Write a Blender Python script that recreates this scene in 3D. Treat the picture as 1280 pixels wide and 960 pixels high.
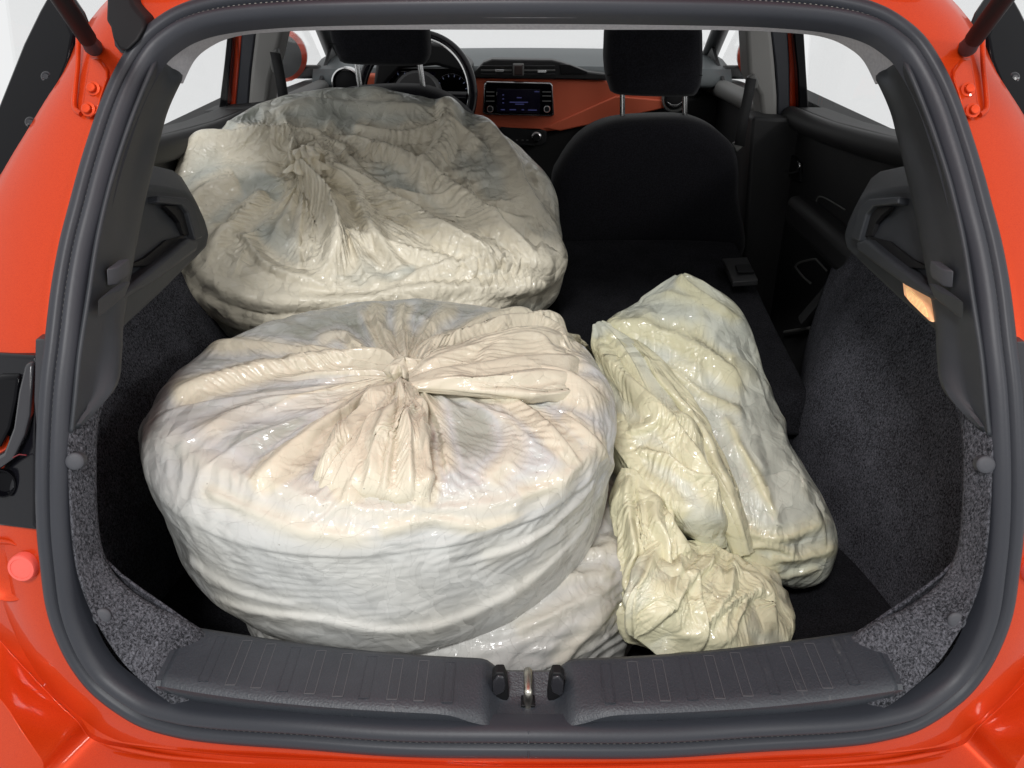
import bpy, bmesh, math, random
import numpy as np
from mathutils import Vector, Matrix, Euler

scene = bpy.context.scene
for _o in list(bpy.data.objects):
    bpy.data.objects.remove(_o)
random.seed(7)
rad = math.radians

# ------------------------------------------------------------------ camera
FPX, CAM = 1050.0, np.array([-0.012, -0.56, 1.36])
cam_d = bpy.data.cameras.new("camera")
cam = bpy.data.objects.new("camera", cam_d)
scene.collection.objects.link(cam)
cam.location = CAM
cam.rotation_euler = (rad(90 - 27.0), 0, rad(0.39))
cam_d.sensor_width = 36.0
cam_d.lens = 36.0 * FPX / 1280.0
cam_d.clip_start, cam_d.clip_end = 0.02, 200
scene.camera = cam
scene.render.resolution_x, scene.render.resolution_y = 1024, 768

# ------------------------------------------------------------------ world, lamps, exposure
world = bpy.data.worlds.new("World")
scene.world = world
world.use_nodes = True
bg = world.node_tree.nodes["Background"]
bg.inputs[0].default_value = (0.96, 0.968, 0.972, 1)
bg.inputs[1].default_value = 0.90

def area(name, loc, target, sx, sy, watts, col=(1, 1, 1)):
    d = bpy.data.lights.new(name, 'AREA')
    d.shape = 'RECTANGLE'; d.size = sx; d.size_y = sy; d.energy = watts; d.color = col
    o = bpy.data.objects.new(name, d)
    scene.collection.objects.link(o)
    o.location = loc
    o.rotation_euler = (Vector(target) - Vector(loc)).to_track_quat('-Z', 'Y').to_euler()
    return o
area("studio_lamp", (-0.4, -1.55, 2.85), (-0.05, 0.55, 0.8), 0.45, 0.25, 50, (1.0, 0.995, 0.985))
area("added_side_lamp", (1.9, -1.6, 2.3), (0.1, 0.4, 0.75), 0.3, 0.3, 16, (1.0, 0.98, 0.95))  # added from the side for brightness and glints, no source known

vs = scene.view_settings
vs.view_transform = 'Standard'
vs.look = 'None'
vs.exposure = 0.0
vs.gamma = 1.0
vs.use_curve_mapping = False
scene.render.engine = 'CYCLES'

# ------------------------------------------------------------------ helpers: measuring
CR = np.array(Euler(cam.rotation_euler).to_matrix())
def ray(u, v):
    return CR @ np.array([(u - 640.0) / FPX, (480.0 - v) / FPX, -1.0])
def py(u, v, y):
    d = ray(u, v); return CAM + d * ((y - CAM[1]) / d[1])
def pz(u, v, z):
    d = ray(u, v); return CAM + d * ((z - CAM[2]) / d[2])
def pxx(u, v, x):
    d = ray(u, v); return CAM + d * ((x - CAM[0]) / d[0])
def proj(P):
    q = (np.asarray(P) - CAM) @ CR
    return 640 + FPX * q[..., 0] / -q[..., 2], 480 - FPX * q[..., 1] / -q[..., 2]
def gz(z):
    a = 0.06
    def sp(t): return a * np.log1p(np.exp(t / a))
    return 0.33 * sp(z - 0.70) + 0.55 * sp(z - 0.97)
def SY(x, z):
    return 0.36 * x * x + gz(z)
def on(u, v, off=0.0):
    """point of a view ray on the surface of the tailgate opening, moved 'off' metres into the car"""
    d = ray(u, v); lo, hi = 0.2, 4.0
    for _ in range(50):
        m = (lo + hi) / 2; p = CAM + d * m
        if p[1] - SY(p[0], p[2]) - off > 0: hi = m
        else: lo = m
    return CAM + d * m
def mirx(p): return np.array([-p[0], p[1], p[2]])
def catmull(P, n, closed=False):
    P = np.asarray(P, float); m = len(P)
    seg = m if closed else m - 1
    t = np.linspace(0, seg, n, endpoint=not closed)
    i = np.minimum(t.astype(int), seg - 1); f = (t - i)[:, None]
    g = (lambda k: P[k % m]) if closed else (lambda k: P[np.clip(k, 0, m - 1)])
    p0, p1, p2, p3 = g(i - 1), g(i), g(i + 1), g(i + 2)
    return 0.5 * (2 * p1 + (p2 - p0) * f + (2 * p0 - 5 * p1 + 4 * p2 - p3) * f ** 2 + (3 * p1 - p0 - 3 * p2 + p3) * f ** 3)
def resample(P, n, closed=False):
    Q = np.vstack([P, P[:1]]) if closed else P
    L = np.r_[0, np.cumsum(np.linalg.norm(np.diff(Q, axis=0), axis=1))]
    t = np.linspace(0, L[-1], n, endpoint=not closed)
    return np.stack([np.interp(t, L, Q[:, k]) for k in range(3)], 1)

# ------------------------------------------------------------------ helpers: materials
MATS = {}
def mat(name, col, rough=0.5, metal=0.0, spec=0.5, coat=0.0, coat_rough=0.05, bump=None, noise=None, sheen=0.0,
        emit=None, estr=0.0):
    m = bpy.data.materials.new(name); m.use_nodes = True
    nt = m.node_tree; b = nt.nodes["Principled BSDF"]
    b.inputs["Base Color"].default_value = (*col, 1)
    b.inputs["Roughness"].default_value = rough
    b.inputs["Metallic"].default_value = metal
    b.inputs["Specular IOR Level"].default_value = spec
    b.inputs["Coat Weight"].default_value = coat
    b.inputs["Coat Roughness"].default_value = coat_rough
    b.inputs["Sheen Weight"].default_value = sheen
    if emit:
        b.inputs["Emission Color"].default_value = (*emit, 1); b.inputs["Emission Strength"].default_value = estr
    tc = nt.nodes.new("ShaderNodeTexCoord")
    if noise:                       # (scale, colour2, contrast_lo, contrast_hi, detail)
        n = nt.nodes.new("ShaderNodeTexNoise"); n.inputs["Scale"].default_value = noise[0]
        n.inputs["Detail"].default_value = noise[4] if len(noise) > 4 else 4
        nt.links.new(tc.outputs["Object"], n.inputs["Vector"])
        r = nt.nodes.new("ShaderNodeValToRGB")
        r.color_ramp.elements[0].position = noise[2]; r.color_ramp.elements[1].position = noise[3]
        r.color_ramp.elements[0].color = (*col, 1); r.color_ramp.elements[1].color = (*noise[1], 1)
        nt.links.new(n.outputs["Fac"], r.inputs["Fac"])
        nt.links.new(r.outputs["Color"], b.inputs["Base Color"])
    if bump:                        # (scale, strength, distance)
        n = nt.nodes.new("ShaderNodeTexNoise"); n.inputs["Scale"].default_value = bump[0]
        n.inputs["Detail"].default_value = 3
        nt.links.new(tc.outputs["Object"], n.inputs["Vector"])
        k = nt.nodes.new("ShaderNodeBump"); k.inputs["Strength"].default_value = bump[1]
        k.inputs["Distance"].default_value = bump[2]
        nt.links.new(n.outputs["Fac"], k.inputs["Height"])
        nt.links.new(k.outputs["Normal"], b.inputs["Normal"])
    MATS[name] = m
    return m

def paint_mat():
    m = mat("red_orange_paint", (0.66, 0.032, 0.008), 0.42, 0.35, 0.15, coat=0.45, coat_rough=0.04)
    nt = m.node_tree; b = nt.nodes["Principled BSDF"]
    tc = nt.nodes.new("ShaderNodeTexCoord")
    vo = nt.nodes.new("ShaderNodeTexVoronoi"); vo.inputs["Scale"].default_value = 1600
    nt.links.new(tc.outputs["Object"], vo.inputs["Vector"])
    r = nt.nodes.new("ShaderNodeValToRGB")
    r.color_ramp.elements[0].color = (0.62, 0.060, 0.007, 1); r.color_ramp.elements[1].color = (0.48, 0.030, 0.003, 1)
    r.color_ramp.elements[1].position = 0.8
    nt.links.new(vo.outputs["Distance"], r.inputs["Fac"])
    nt.links.new(r.outputs["Color"], b.inputs["Base Color"])
    # orange-peel in the clear coat
    n = nt.nodes.new("ShaderNodeTexNoise"); n.inputs["Scale"].default_value = 130
    nt.links.new(tc.outputs["Object"], n.inputs["Vector"])
    k = nt.nodes.new("ShaderNodeBump"); k.inputs["Strength"].default_value = 0.04; k.inputs["Distance"].default_value = 0.002
    nt.links.new(n.outputs["Fac"], k.inputs["Height"])
    nt.links.new(k.outputs["Normal"], b.inputs["Coat Normal"])
    return m

def carpet_mat(name, lo, hi, scale, sheen=0.0):
    m = mat(name, lo, 1.0, spec=0.1, sheen=sheen)
    nt = m.node_tree; b = nt.nodes["Principled BSDF"]
    b.inputs["Sheen Roughness"].default_value = 0.6
    tc = nt.nodes.new("ShaderNodeTexCoord")
    mp = nt.nodes.new("ShaderNodeMapping"); mp.inputs["Scale"].default_value = (1.0, 1.0, 0.7)
    mp.inputs["Rotation"].default_value = (0.5, 0.4, 0.6)
    nt.links.new(tc.outputs["Object"], mp.inputs["Vector"])
    n1 = nt.nodes.new("ShaderNodeTexNoise"); n1.inputs["Scale"].default_value = scale; n1.inputs["Detail"].default_value = 5
    n1.inputs["Roughness"].default_value = 0.75; n1.inputs["Distortion"].default_value = 0.6
    n2 = nt.nodes.new("ShaderNodeTexNoise"); n2.inputs["Scale"].default_value = 22; n2.inputs["Detail"].default_value = 5
    for n in (n1, n2): nt.links.new(mp.outputs["Vector"], n.inputs["Vector"])
    r = nt.nodes.new("ShaderNodeValToRGB")
    e = r.color_ramp.elements
    e[0].position = 0.40; e[1].position = 0.66
    e[0].color = (*lo, 1); e[1].color = (*hi, 1)
    mx = nt.nodes.new("ShaderNodeMath"); mx.operation = 'MULTIPLY_ADD'
    mx.inputs[1].default_value = 0.14
    nt.links.new(n2.outputs["Fac"], mx.inputs[0])
    ad = nt.nodes.new("ShaderNodeMath"); ad.operation = 'ADD'; ad.inputs[1].default_value = -0.07
    nt.links.new(n1.outputs["Fac"], ad.inputs[0]); nt.links.new(ad.outputs[0], mx.inputs[2])
    nt.links.new(mx.outputs[0], r.inputs["Fac"])
    nt.links.new(r.outputs["Color"], b.inputs["Base Color"])
    k = nt.nodes.new("ShaderNodeBump"); k.inputs["Strength"].default_value = 0.9; k.inputs["Distance"].default_value = 0.004
    nt.links.new(n1.outputs["Fac"], k.inputs["Height"]); nt.links.new(k.outputs["Normal"], b.inputs["Normal"])
    return m

def glass_mat():
    m = bpy.data.materials.new("window_glass"); m.use_nodes = True
    nt = m.node_tree; nt.nodes.clear()
    out = nt.nodes.new("ShaderNodeOutputMaterial"); mix = nt.nodes.new("ShaderNodeMixShader")
    tr = nt.nodes.new("ShaderNodeBsdfTransparent"); tr.inputs[0].default_value = (0.997, 0.998, 0.997, 1)
    gl = nt.nodes.new("ShaderNodeBsdfGlossy"); gl.inputs["Roughness"].default_value = 0.0
    lw = nt.nodes.new("ShaderNodeLayerWeight"); lw.inputs["Blend"].default_value = 0.12
    fr = nt.nodes.new("ShaderNodeMath"); fr.operation = 'MULTIPLY'; fr.inputs[1].default_value = 0.35
    nt.links.new(lw.outputs["Facing"], fr.inputs[0])
    nt.links.new(fr.outputs[0], mix.inputs[0]); nt.links.new(tr.outputs[0], mix.inputs[1]); nt.links.new(gl.outputs[0], mix.inputs[2])
    nt.links.new(mix.outputs[0], out.inputs[0])
    return m

PAINT = paint_mat()
RUBBER = mat("seal_rubber", (0.024, 0.026, 0.033), 0.48, spec=0.4, bump=(240, 0.12, 0.001))
TRIM = mat("trim_plastic", (0.023, 0.026, 0.031), 0.55, spec=0.45, bump=(900, 0.25, 0.0006), noise=(30, (0.028, 0.031, 0.037), 0.35, 0.7))
SILL = mat("sill_plastic", (0.025, 0.029, 0.036), 0.47, spec=0.5, bump=(420, 0.55, 0.0012), noise=(26, (0.032, 0.036, 0.044), 0.35, 0.75))
def scuff(m, strength=0.5):
    """rubbed and dusty places: paler and rougher streaks with their own shape"""
    nt = m.node_tree; b = nt.nodes["Principled BSDF"]; L = nt.links.new
    src = b.inputs["Base Color"].links[0].from_socket
    tc = nt.nodes.new("ShaderNodeTexCoord"); mp = nt.nodes.new("ShaderNodeMapping"); mp.inputs["Scale"].default_value = (60, 9, 20); mp.inputs["Rotation"].default_value = (0, 0, 0.25)
    L(tc.outputs["Object"], mp.inputs["Vector"])
    n = nt.nodes.new("ShaderNodeTexNoise"); n.inputs["Scale"].default_value = 2.2; n.inputs["Detail"].default_value = 7; n.inputs["Roughness"].default_value = 0.7; L(mp.outputs[0], n.inputs["Vector"])
    n2 = nt.nodes.new("ShaderNodeTexNoise"); n2.inputs["Scale"].default_value = 7; L(tc.outputs["Object"], n2.inputs["Vector"])
    r = nt.nodes.new("ShaderNodeMapRange"); r.inputs["From Min"].default_value = 0.60; r.inputs["From Max"].default_value = 0.78; L(n.outputs["Fac"], r.inputs["Value"])
    r2 = nt.nodes.new("ShaderNodeMapRange"); r2.inputs["From Min"].default_value = 0.48; r2.inputs["From Max"].default_value = 0.66; L(n2.outputs["Fac"], r2.inputs["Value"])
    mu = nt.nodes.new("ShaderNodeMath"); mu.operation = 'MULTIPLY'; L(r.outputs[0], mu.inputs[0]); L(r2.outputs[0], mu.inputs[1])
    ms = nt.nodes.new("ShaderNodeMath"); ms.operation = 'MULTIPLY'; ms.inputs[1].default_value = strength; L(mu.outputs[0], ms.inputs[0])
    mx = nt.nodes.new("ShaderNodeMix"); mx.data_type = 'RGBA'; mx.inputs["B"].default_value = (0.22, 0.21, 0.20, 1)
    L(ms.outputs[0], mx.inputs["Factor"]); L(src, mx.inputs["A"]); L(mx.outputs["Result"], b.inputs["Base Color"])
scuff(SILL, 0.6)
SILLPALE = mat("sill_groove_edge", (0.075, 0.076, 0.082), 0.5)
BLOCK = mat("clip_plastic", (0.045, 0.047, 0.055), 0.6, bump=(500, 0.3, 0.0006))
CARPET = carpet_mat("flange_carpet", (0.018, 0.019, 0.022), (0.17, 0.172, 0.195), 400)
CARPETD = carpet_mat("boot_carpet", (0.014, 0.014, 0.017), (0.17, 0.172, 0.20), 430)
CARPETB = carpet_mat("floor_carpet", (0.005, 0.005, 0.006), (0.034, 0.034, 0.040), 480)
HEADL = mat("headliner_cloth", (0.36, 0.355, 0.375), 0.95, spec=0.1, bump=(700, 0.3, 0.001), noise=(300, (0.41, 0.40, 0.42), 0.4, 0.6))
PILLAR = mat("pillar_grey_plastic", (0.24, 0.235, 0.225), 0.7, bump=(600, 0.2, 0.0006))
GLOSS = mat("gloss_black", (0.0025, 0.0025, 0.0035), 0.08, spec=0.10)
BLACK = mat("matt_black", (0.006, 0.006, 0.007), 0.6, spec=0.25)
LAMPB = mat("lamp_housing_black", (0.005, 0.005, 0.007), 0.16, spec=0.25)
SEATF = mat("seat_cloth", (0.006, 0.006, 0.008), 0.9, spec=0.15, sheen=0.12, bump=(500, 0.4, 0.0012), noise=(350, (0.012, 0.012, 0.016), 0.4, 0.6))
DOORP = mat("door_plastic", (0.012, 0.012, 0.013), 0.6, bump=(500, 0.2, 0.001))
DASHT = mat("dash_top_plastic", (0.11, 0.125, 0.13), 0.55, bump=(500, 0.2, 0.001))
DASHB = mat("dash_black", (0.012, 0.012, 0.013), 0.5)
ORANGE = mat("orange_dash_leather", (0.62, 0.115, 0.05), 0.6, bump=(400, 0.2, 0.0008))
CHROME = mat("satin_metal", (0.62, 0.62, 0.62), 0.22, metal=1.0)
STEEL = mat("zinc_steel", (0.50, 0.48, 0.42), 0.35, metal=1.0, noise=(90, (0.30, 0.29, 0.27), 0.4, 0.65))
BELT = mat("belt_webbing", (0.012, 0.012, 0.013), 0.8)
GREYP = mat("grey_plastic", (0.13, 0.13, 0.125), 0.55)
GLASS = glass_mat()
DISPLAY = mat("display_glass", (0.003, 0.003, 0.006), 0.12, emit=(0.03, 0.02, 0.08), estr=0.02)
GLYPH = mat("display_glyph", (0.02, 0.02, 0.05), 0.4, emit=(0.22, 0.25, 0.75), estr=0.09)
GLYPHW = mat("gauge_mark", (0.35, 0.35, 0.37), 0.5, emit=(0.4, 0.5, 0.9), estr=0.12)
REDLED = mat("warning_led", (0.4, 0.02, 0.01), 0.4, emit=(1.0, 0.08, 0.04), estr=1.2)
AMBER = mat("cargo_lamp_lens", (0.85, 0.40, 0.20), 0.25, coat=0.5, emit=(1.0, 0.52, 0.26), estr=0.45, noise=(60, (0.95, 0.58, 0.32), 0.4, 0.6))
SMOKE = mat("smoked_plastic", (0.022, 0.022, 0.026), 0.22, spec=0.45)
FLOORM = mat("studio_floor_white", (0.62, 0.62, 0.62), 0.6)

# ------------------------------------------------------------------ helpers: objects
def props(o, label=None, cat=None, group=None, kind=None):
    if label: o["label"] = label
    if cat: o["category"] = cat
    if group: o["group"] = group
    if kind: o["kind"] = kind
    return o
def put(o, parent=None):
    scene.collection.objects.link(o)
    if parent is not None:
        o.parent = parent
        if parent.type == 'EMPTY':
            o.matrix_parent_inverse = Matrix.Translation(-Vector(parent.location))
    return o
def empty(name, loc):
    o = bpy.data.objects.new(name, None); o.location = loc; o.empty_display_size = 0.1
    scene.collection.objects.link(o); return o
def mk(name, verts, faces, material, parent=None, mirror=False, bevel=0.0, segs=2, solid=0.0, sub=0, angle=38, recalc=True, flat=False):
    V = np.asarray(verts, float).copy()
    if mirror: V[:, 0] *= -1
    me = bpy.data.meshes.new(name)
    me.from_pydata([tuple(p) for p in V], [], [tuple(f) for f in faces])
    if recalc:
        bm = bmesh.new(); bm.from_mesh(me)
        bmesh.ops.recalc_face_normals(bm, faces=bm.faces[:]); bm.to_mesh(me); bm.free()
    if not flat:
        me.shade_smooth()
        if not sub: me.set_sharp_from_angle(angle=rad(angle))
    me.materials.append(material)
    o = bpy.data.objects.new(name, me)
    put(o, parent)
    if solid:
        s = o.modifiers.new("thick", 'SOLIDIFY'); s.thickness = abs(solid); s.offset = -1 if solid > 0 else 1
    if bevel:
        b = o.modifiers.new("bevel", 'BEVEL'); b.width = bevel; b.segments = segs; b.limit_method = 'ANGLE'; b.angle_limit = rad(35)
    if sub:
        s = o.modifiers.new("sub", 'SUBSURF'); s.levels = sub; s.render_levels = sub
    return o
def gridf(nr, nc, closed_c=False):
    F = []
    for i in range(nr - 1):
        for j in range(nc if closed_c else nc - 1):
            k = (j + 1) % nc
            F.append((i * nc + j, i * nc + k, (i + 1) * nc + k, (i + 1) * nc + j))
    return F
def patch(name, rows, material, parent, nr=24, nc=16, mirror=False, solid=0.0, **kw):
    rows = [catmull(r, nc) for r in rows]
    G = np.stack(rows); G = np.stack([catmull(G[:, j], nr) for j in range(nc)], 1)
    V = G.reshape(-1, 3); F = gridf(nr, nc)
    # face the camera
    n = np.cross(G[nr // 2, nc // 2 + 1] - G[nr // 2, nc // 2], G[nr // 2 + 1, nc // 2] - G[nr // 2, nc // 2])
    if np.dot(n, CAM - G[nr // 2, nc // 2]) < 0: F = [f[::-1] for f in F]
    if mirror: F = [f[::-1] for f in F]
    return mk(name, V, F, material, parent, mirror, solid=solid, recalc=False, **kw)
def prism(front, vec):
    A = np.asarray(front, float); B = A + np.asarray(vec, float); n = len(A)
    F = [tuple(range(n)), tuple(range(2 * n - 1, n - 1, -1))] + [(i, (i + 1) % n, n + (i + 1) % n, n + i) for i in range(n)]
    return np.vstack([A, B]), F
def slab(name, px, y, depth, material, parent, mirror=False, bevel=0.003, segs=2, vec=None, **kw):
    """outline measured in the photograph, set up at depth y (or a depth per corner) with its own thickness"""
    P = [py(p[0], p[1], p[2] if len(p) > 2 else y) for p in px]
    V, F = prism(P, vec if vec is not None else (0, depth, 0))
    return mk(name, V, F, material, parent, mirror, bevel=bevel, segs=segs, **kw)
def box_vf(c, s):
    c = np.asarray(c, float); h = np.asarray(s, float) / 2
    V = [c + h * np.array(k) for k in [(-1, -1, -1), (1, -1, -1), (1, 1, -1), (-1, 1, -1), (-1, -1, 1), (1, -1, 1), (1, 1, 1), (-1, 1, 1)]]
    F = [(0, 3, 2, 1), (4, 5, 6, 7), (0, 1, 5, 4), (1, 2, 6, 5), (2, 3, 7, 6), (3, 0, 4, 7)]
    return V, F
def box(name, c, s, material, parent, bevel=0.004, **kw):
    V, F = box_vf(c, s); return mk(name, V, F, material, parent, bevel=bevel, **kw)
def tube_vf(pts, r, n=12, flat=None):
    P = np.asarray(pts, float); m = len(P)
    rr = np.full(m, r) if np.isscalar(r) else np.asarray(r, float)
    T = np.gradient(P, axis=0); T /= np.linalg.norm(T, axis=1)[:, None] + 1e-12
    if len(rr) != m: rr = np.interp(np.linspace(0, 1, m), np.linspace(0, 1, len(rr)), rr)
    up = np.array([0, 0, 1.0]) if abs(T[0][2]) < 0.9 else np.array([0, 1.0, 0])
    a = np.cross(T[0], up); V = []
    for i in range(m):
        a = a - T[i] * np.dot(a, T[i]); a /= np.linalg.norm(a) + 1e-12; b = np.cross(a, T[i])
        for k in range(n):
            t = 2 * math.pi * k / n
            V.append(P[i] + rr[i] * (math.cos(t) * a * (flat or 1) + math.sin(t) * b))
    F = gridf(m, n, True)
    F += [tuple(range(n - 1, -1, -1)), tuple(range((m - 1) * n, m * n))]
    return V, F
def tube(name, pts, r, material, parent, n=12, mirror=False, smooth=0, flat=None, **kw):
    if smooth: pts = catmull(pts, smooth)
    V, F = tube_vf(pts, r, n, flat); return mk(name, V, F, material, parent, mirror, **kw)
def lathe_vf(c, axis, prof, n=28):
    """prof: (radius, height along axis) pairs; closed with caps"""
    c = np.asarray(c, float); ax = np.asarray(axis, float); ax /= np.linalg.norm(ax)
    a = np.cross(ax, [0, 0, 1.0]) if abs(ax[2]) < 0.9 else np.cross(ax, [0, 1.0, 0]); a /= np.linalg.norm(a); b = np.cross(ax, a)
    V = []
    for r, h in prof:
        for k in range(n):
            t = 2 * math.pi * k / n; V.append(c + ax * h + r * (math.cos(t) * a + math.sin(t) * b))
    F = gridf(len(prof), n, True) + [tuple(range(n)), tuple(range((len(prof) - 1) * n, len(prof) * n))]
    return V, F
def lathe(name, c, axis, prof, material, parent, n=28, mirror=False, **kw):
    V, F = lathe_vf(c, axis, prof, n); return mk(name, V, F, material, parent, mirror, **kw)
def join(parts):
    V, F = [], []
    for v, f in parts:
        k = len(V); V += [tuple(p) for p in v]; F += [tuple(i + k for i in q) for q in f]
    return V, F

# ================================================================== the car
CAR = empty("car", (0, 1.2, 0))
props(CAR, "red orange hatchback seen into its open boot with the rear seats folded", "car")

def slab_on(name, px, off, vec, material, parent, mirror=False, bevel=0.003, segs=2, **kw):
    P = [on(p[0], p[1], p[2] if len(p) > 2 else off) for p in px]
    V, F = prism(P, vec); return mk(name, V, F, material, parent, mirror, bevel=bevel, segs=segs, **kw)

OUT = [(660, 944), (505, 942), (380, 933), (280, 926), (225, 918), (175, 902), (125, 868), (95, 833), (75, 795), (62, 755), (55, 705),
       (50, 650), (49, 575), (53, 490), (60, 427), (68, 360), (78, 305), (90, 258), (100, 220), (112, 180), (129, 130),
       (148, 88), (172, 50), (200, 25), (230, 8), (270, -4), (330, -12), (430, -17), (640, -20)]
OUTL = [on(u, v) for u, v in OUT]
OUTL[0][0] = 0; OUTL[-1][0] = 0
ring = OUTL + [mirx(p) for p in OUTL[-2:0:-1]]
NR = 420
ring = resample(catmull(ring, 1600, True), NR, True)
# seam at the bottom centre
T = np.roll(ring, -1, 0) - np.roll(ring, 1, 0); T /= np.linalg.norm(T, axis=1)[:, None]
e = 1e-3
sx = (SY(ring[:, 0] + e, ring[:, 2]) - SY(ring[:, 0] - e, ring[:, 2])) / (2 * e)
sz = (SY(ring[:, 0], ring[:, 2] + e) - SY(ring[:, 0], ring[:, 2] - e)) / (2 * e)
RN = np.stack([sx, -np.ones(NR), sz], 1); RN /= np.linalg.norm(RN, axis=1)[:, None]
RW = np.cross(RN, T)
cen = ring.mean(0)
if np.mean(np.sum(RW * (cen - ring), 1)) < 0: RW = -RW
RW /= np.linalg.norm(RW, axis=1)[:, None]
def loft(name, prof, material, parent, closed=True, **kw):
    G = np.stack([ring + RW * a + RN * b for a, b in prof])
    return mk(name, G.reshape(-1, 3), gridf(len(prof), NR, True), material, parent, **kw)

seal = loft("door_seal", [(0.004, -0.014), (0.0, -0.004), (0.0008, 0.004), (0.004, 0.0085), (0.0085, 0.0105), (0.0135, 0.0105), (0.0165, 0.0085),
                          (0.018, 0.003), (0.0195, 0.001), (0.0205, 0.003), (0.022, 0.0075), (0.026, 0.0105), (0.0305, 0.0095),
                          (0.0345, 0.005), (0.0365, -0.001), (0.036, -0.016)], RUBBER, CAR, angle=60)
# the row of tiny pale dashes along the seal's groove
V, F = [], []
NB = 520
rr_ = resample(ring, NB * 2, True); ia = np.linspace(0, NR, NB * 2, endpoint=False).astype(int)
parts = []
for k in range(0, NB * 2, 2):
    i = ia[k]
    p = rr_[k] + RW[i] * 0.0190 + RN[i] * 0.0040
    t, w, n = T[i] * 0.0011, RW[i] * 0.0004, RN[i] * 0.0004
    parts.append(([p - t - w - n, p + t - w - n, p + t + w - n, p - t + w - n, p - t - w + n, p + t - w + n, p + t + w + n, p - t + w + n],
                  [(0, 3, 2, 1), (4, 5, 6, 7), (0, 1, 5, 4), (1, 2, 6, 5), (2, 3, 7, 6), (3, 0, 4, 7)]))
V, F = join(parts)
st = mk("seal_stitching", V, F, mat("pale_thread", (0.22, 0.21, 0.19), 0.8), seal, flat=True, recalc=False); st["kind"] = "stuff"
# butt joint of the seal, bottom centre
i0 = int(np.argmin(ring[:, 2] + 10 * np.abs(ring[:, 0])))
P0 = [ring[i0] + RW[i0] * a + RN[i0] * b for a, b in [(0.001, 0.004), (0.0085, 0.0108), (0.0135, 0.0108), (0.0185, 0.002), (0.026, 0.0108), (0.0345, 0.005)]]
tube("seal_joint", P0, 0.0009, RUBBER, seal, n=6)

# ---- painted body round the opening, wrapping into the flanks
G = []
for a, b, fy in [(0.022, -0.016, 0), (0.002, -0.013, 0), (-0.004, -0.006, 0), (-0.016, -0.004, 0), (-0.035, -0.002, 0), (-0.06, -0.002, 0), (-0.09, -0.006, 0),
                 (-0.12, -0.016, 0.0), (-0.15, -0.04, 0.02), (-0.17, -0.06, 0.10), (-0.175, -0.06, 0.45)]:
    k_ = np.clip((1.02 - ring[:, 2]) / 0.12, 0, 1)          # the flanks wrap forward only below the waistline
    w_ = 0.80 + 0.45 * np.clip((1.24 - ring[:, 2]) / 0.12, 0, 1) * np.clip((ring[:, 2] - 0.78) / 0.1, 0, 1)
    g = ring + RW * a * w_[:, None] + RN * b; g[:, 1] += fy * k_ + (1 - k_) * min(fy, 0.03)
    low_ = np.clip((0.80 - ring[:, 2]) / 0.08, 0, 1)        # and stop short under the sill
    g[:, 1] -= fy * k_ * low_
    G.append(g)
G = np.stack(G)
mk("body_shell", G.reshape(-1, 3), gridf(len(G), NR, True), PAINT, CAR, angle=60)

# ---- bumper below the opening
def half_rows(rows):
    out = []
    for r in rows:
        L = [on(*p) for p in r]; L[-1][0] = 0
        L = np.array(L); R_ = np.array([mirx(p) for p in L[-2::-1]])
        out.append(catmull(np.vstack([L, R_]), 121))
    return np.stack(out)
brow = [
    [(40, 690, .012), (58, 765, .012), (92, 838, .012), (122, 872, .012), (172, 904, .012), (280, 930, .012), (400, 938, .012), (655, 948, .012)],
    [(-40, 740, .006), (4, 800, .006), (62, 862, .004), (98, 896, .002), (130, 924, .0), (250, 940, .0), (400, 949, .0), (655, 957, .0)],
    [(-42, 743, .008), (2, 803, .008), (59, 865, .006), (95, 900, .004), (128, 929, .004), (250, 944, .006), (400, 953, .006), (655, 961, .006)],
    [(-80, 815, -.03), (-6, 868, -.035), (28, 915, -.045), (52, 950, -.05), (75, 985, -.05), (250, 1010, -.045), (400, 1015, -.04), (655, 1020, -.04)]]
G = half_rows(brow)
r3 = G[-1]; nx = r3[:, 0] / (np.abs(r3[:, 0]).max())
r4 = r3 + np.stack([0.07 * nx, -0.03 * np.ones_like(nx), -0.09 * np.ones_like(nx)], 1)
r5 = r4 + np.stack([0.01 * nx, 0.02 * np.ones_like(nx), -0.25 * np.ones_like(nx)], 1)
G = np.concatenate([G, r4[None], r5[None]])
mk("bumper", G.reshape(-1, 3), gridf(len(G), G.shape[1]), PAINT, CAR, bevel=0.003, segs=3, solid=0.003, angle=25)

# pressed lips at the bumper's corners, scratches in the paint on one side
for mir in (False, True):
    tube("bumper_lip", [on(132, 931, -.002), on(165, 938, -.002), on(210, 946, -.001), on(270, 951, .001), on(360, 956, .003)],
         [0.0008, 0.0026, 0.0026, 0.0022, 0.0008], PAINT, CAR, mirror=mir, smooth=24)
SCR = mat("scratch_primer", (0.75, 0.30, 0.30), 0.6)
for pts in ([(73, 824), (68, 830), (63, 842), (58, 853), (55, 857)], [(117, 872), (115, 884), (112, 894)]):
    tube("paint_scratch", [on(u, v, .0045) for u, v in pts], 0.0006, SCR, CAR, n=6)

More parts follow.
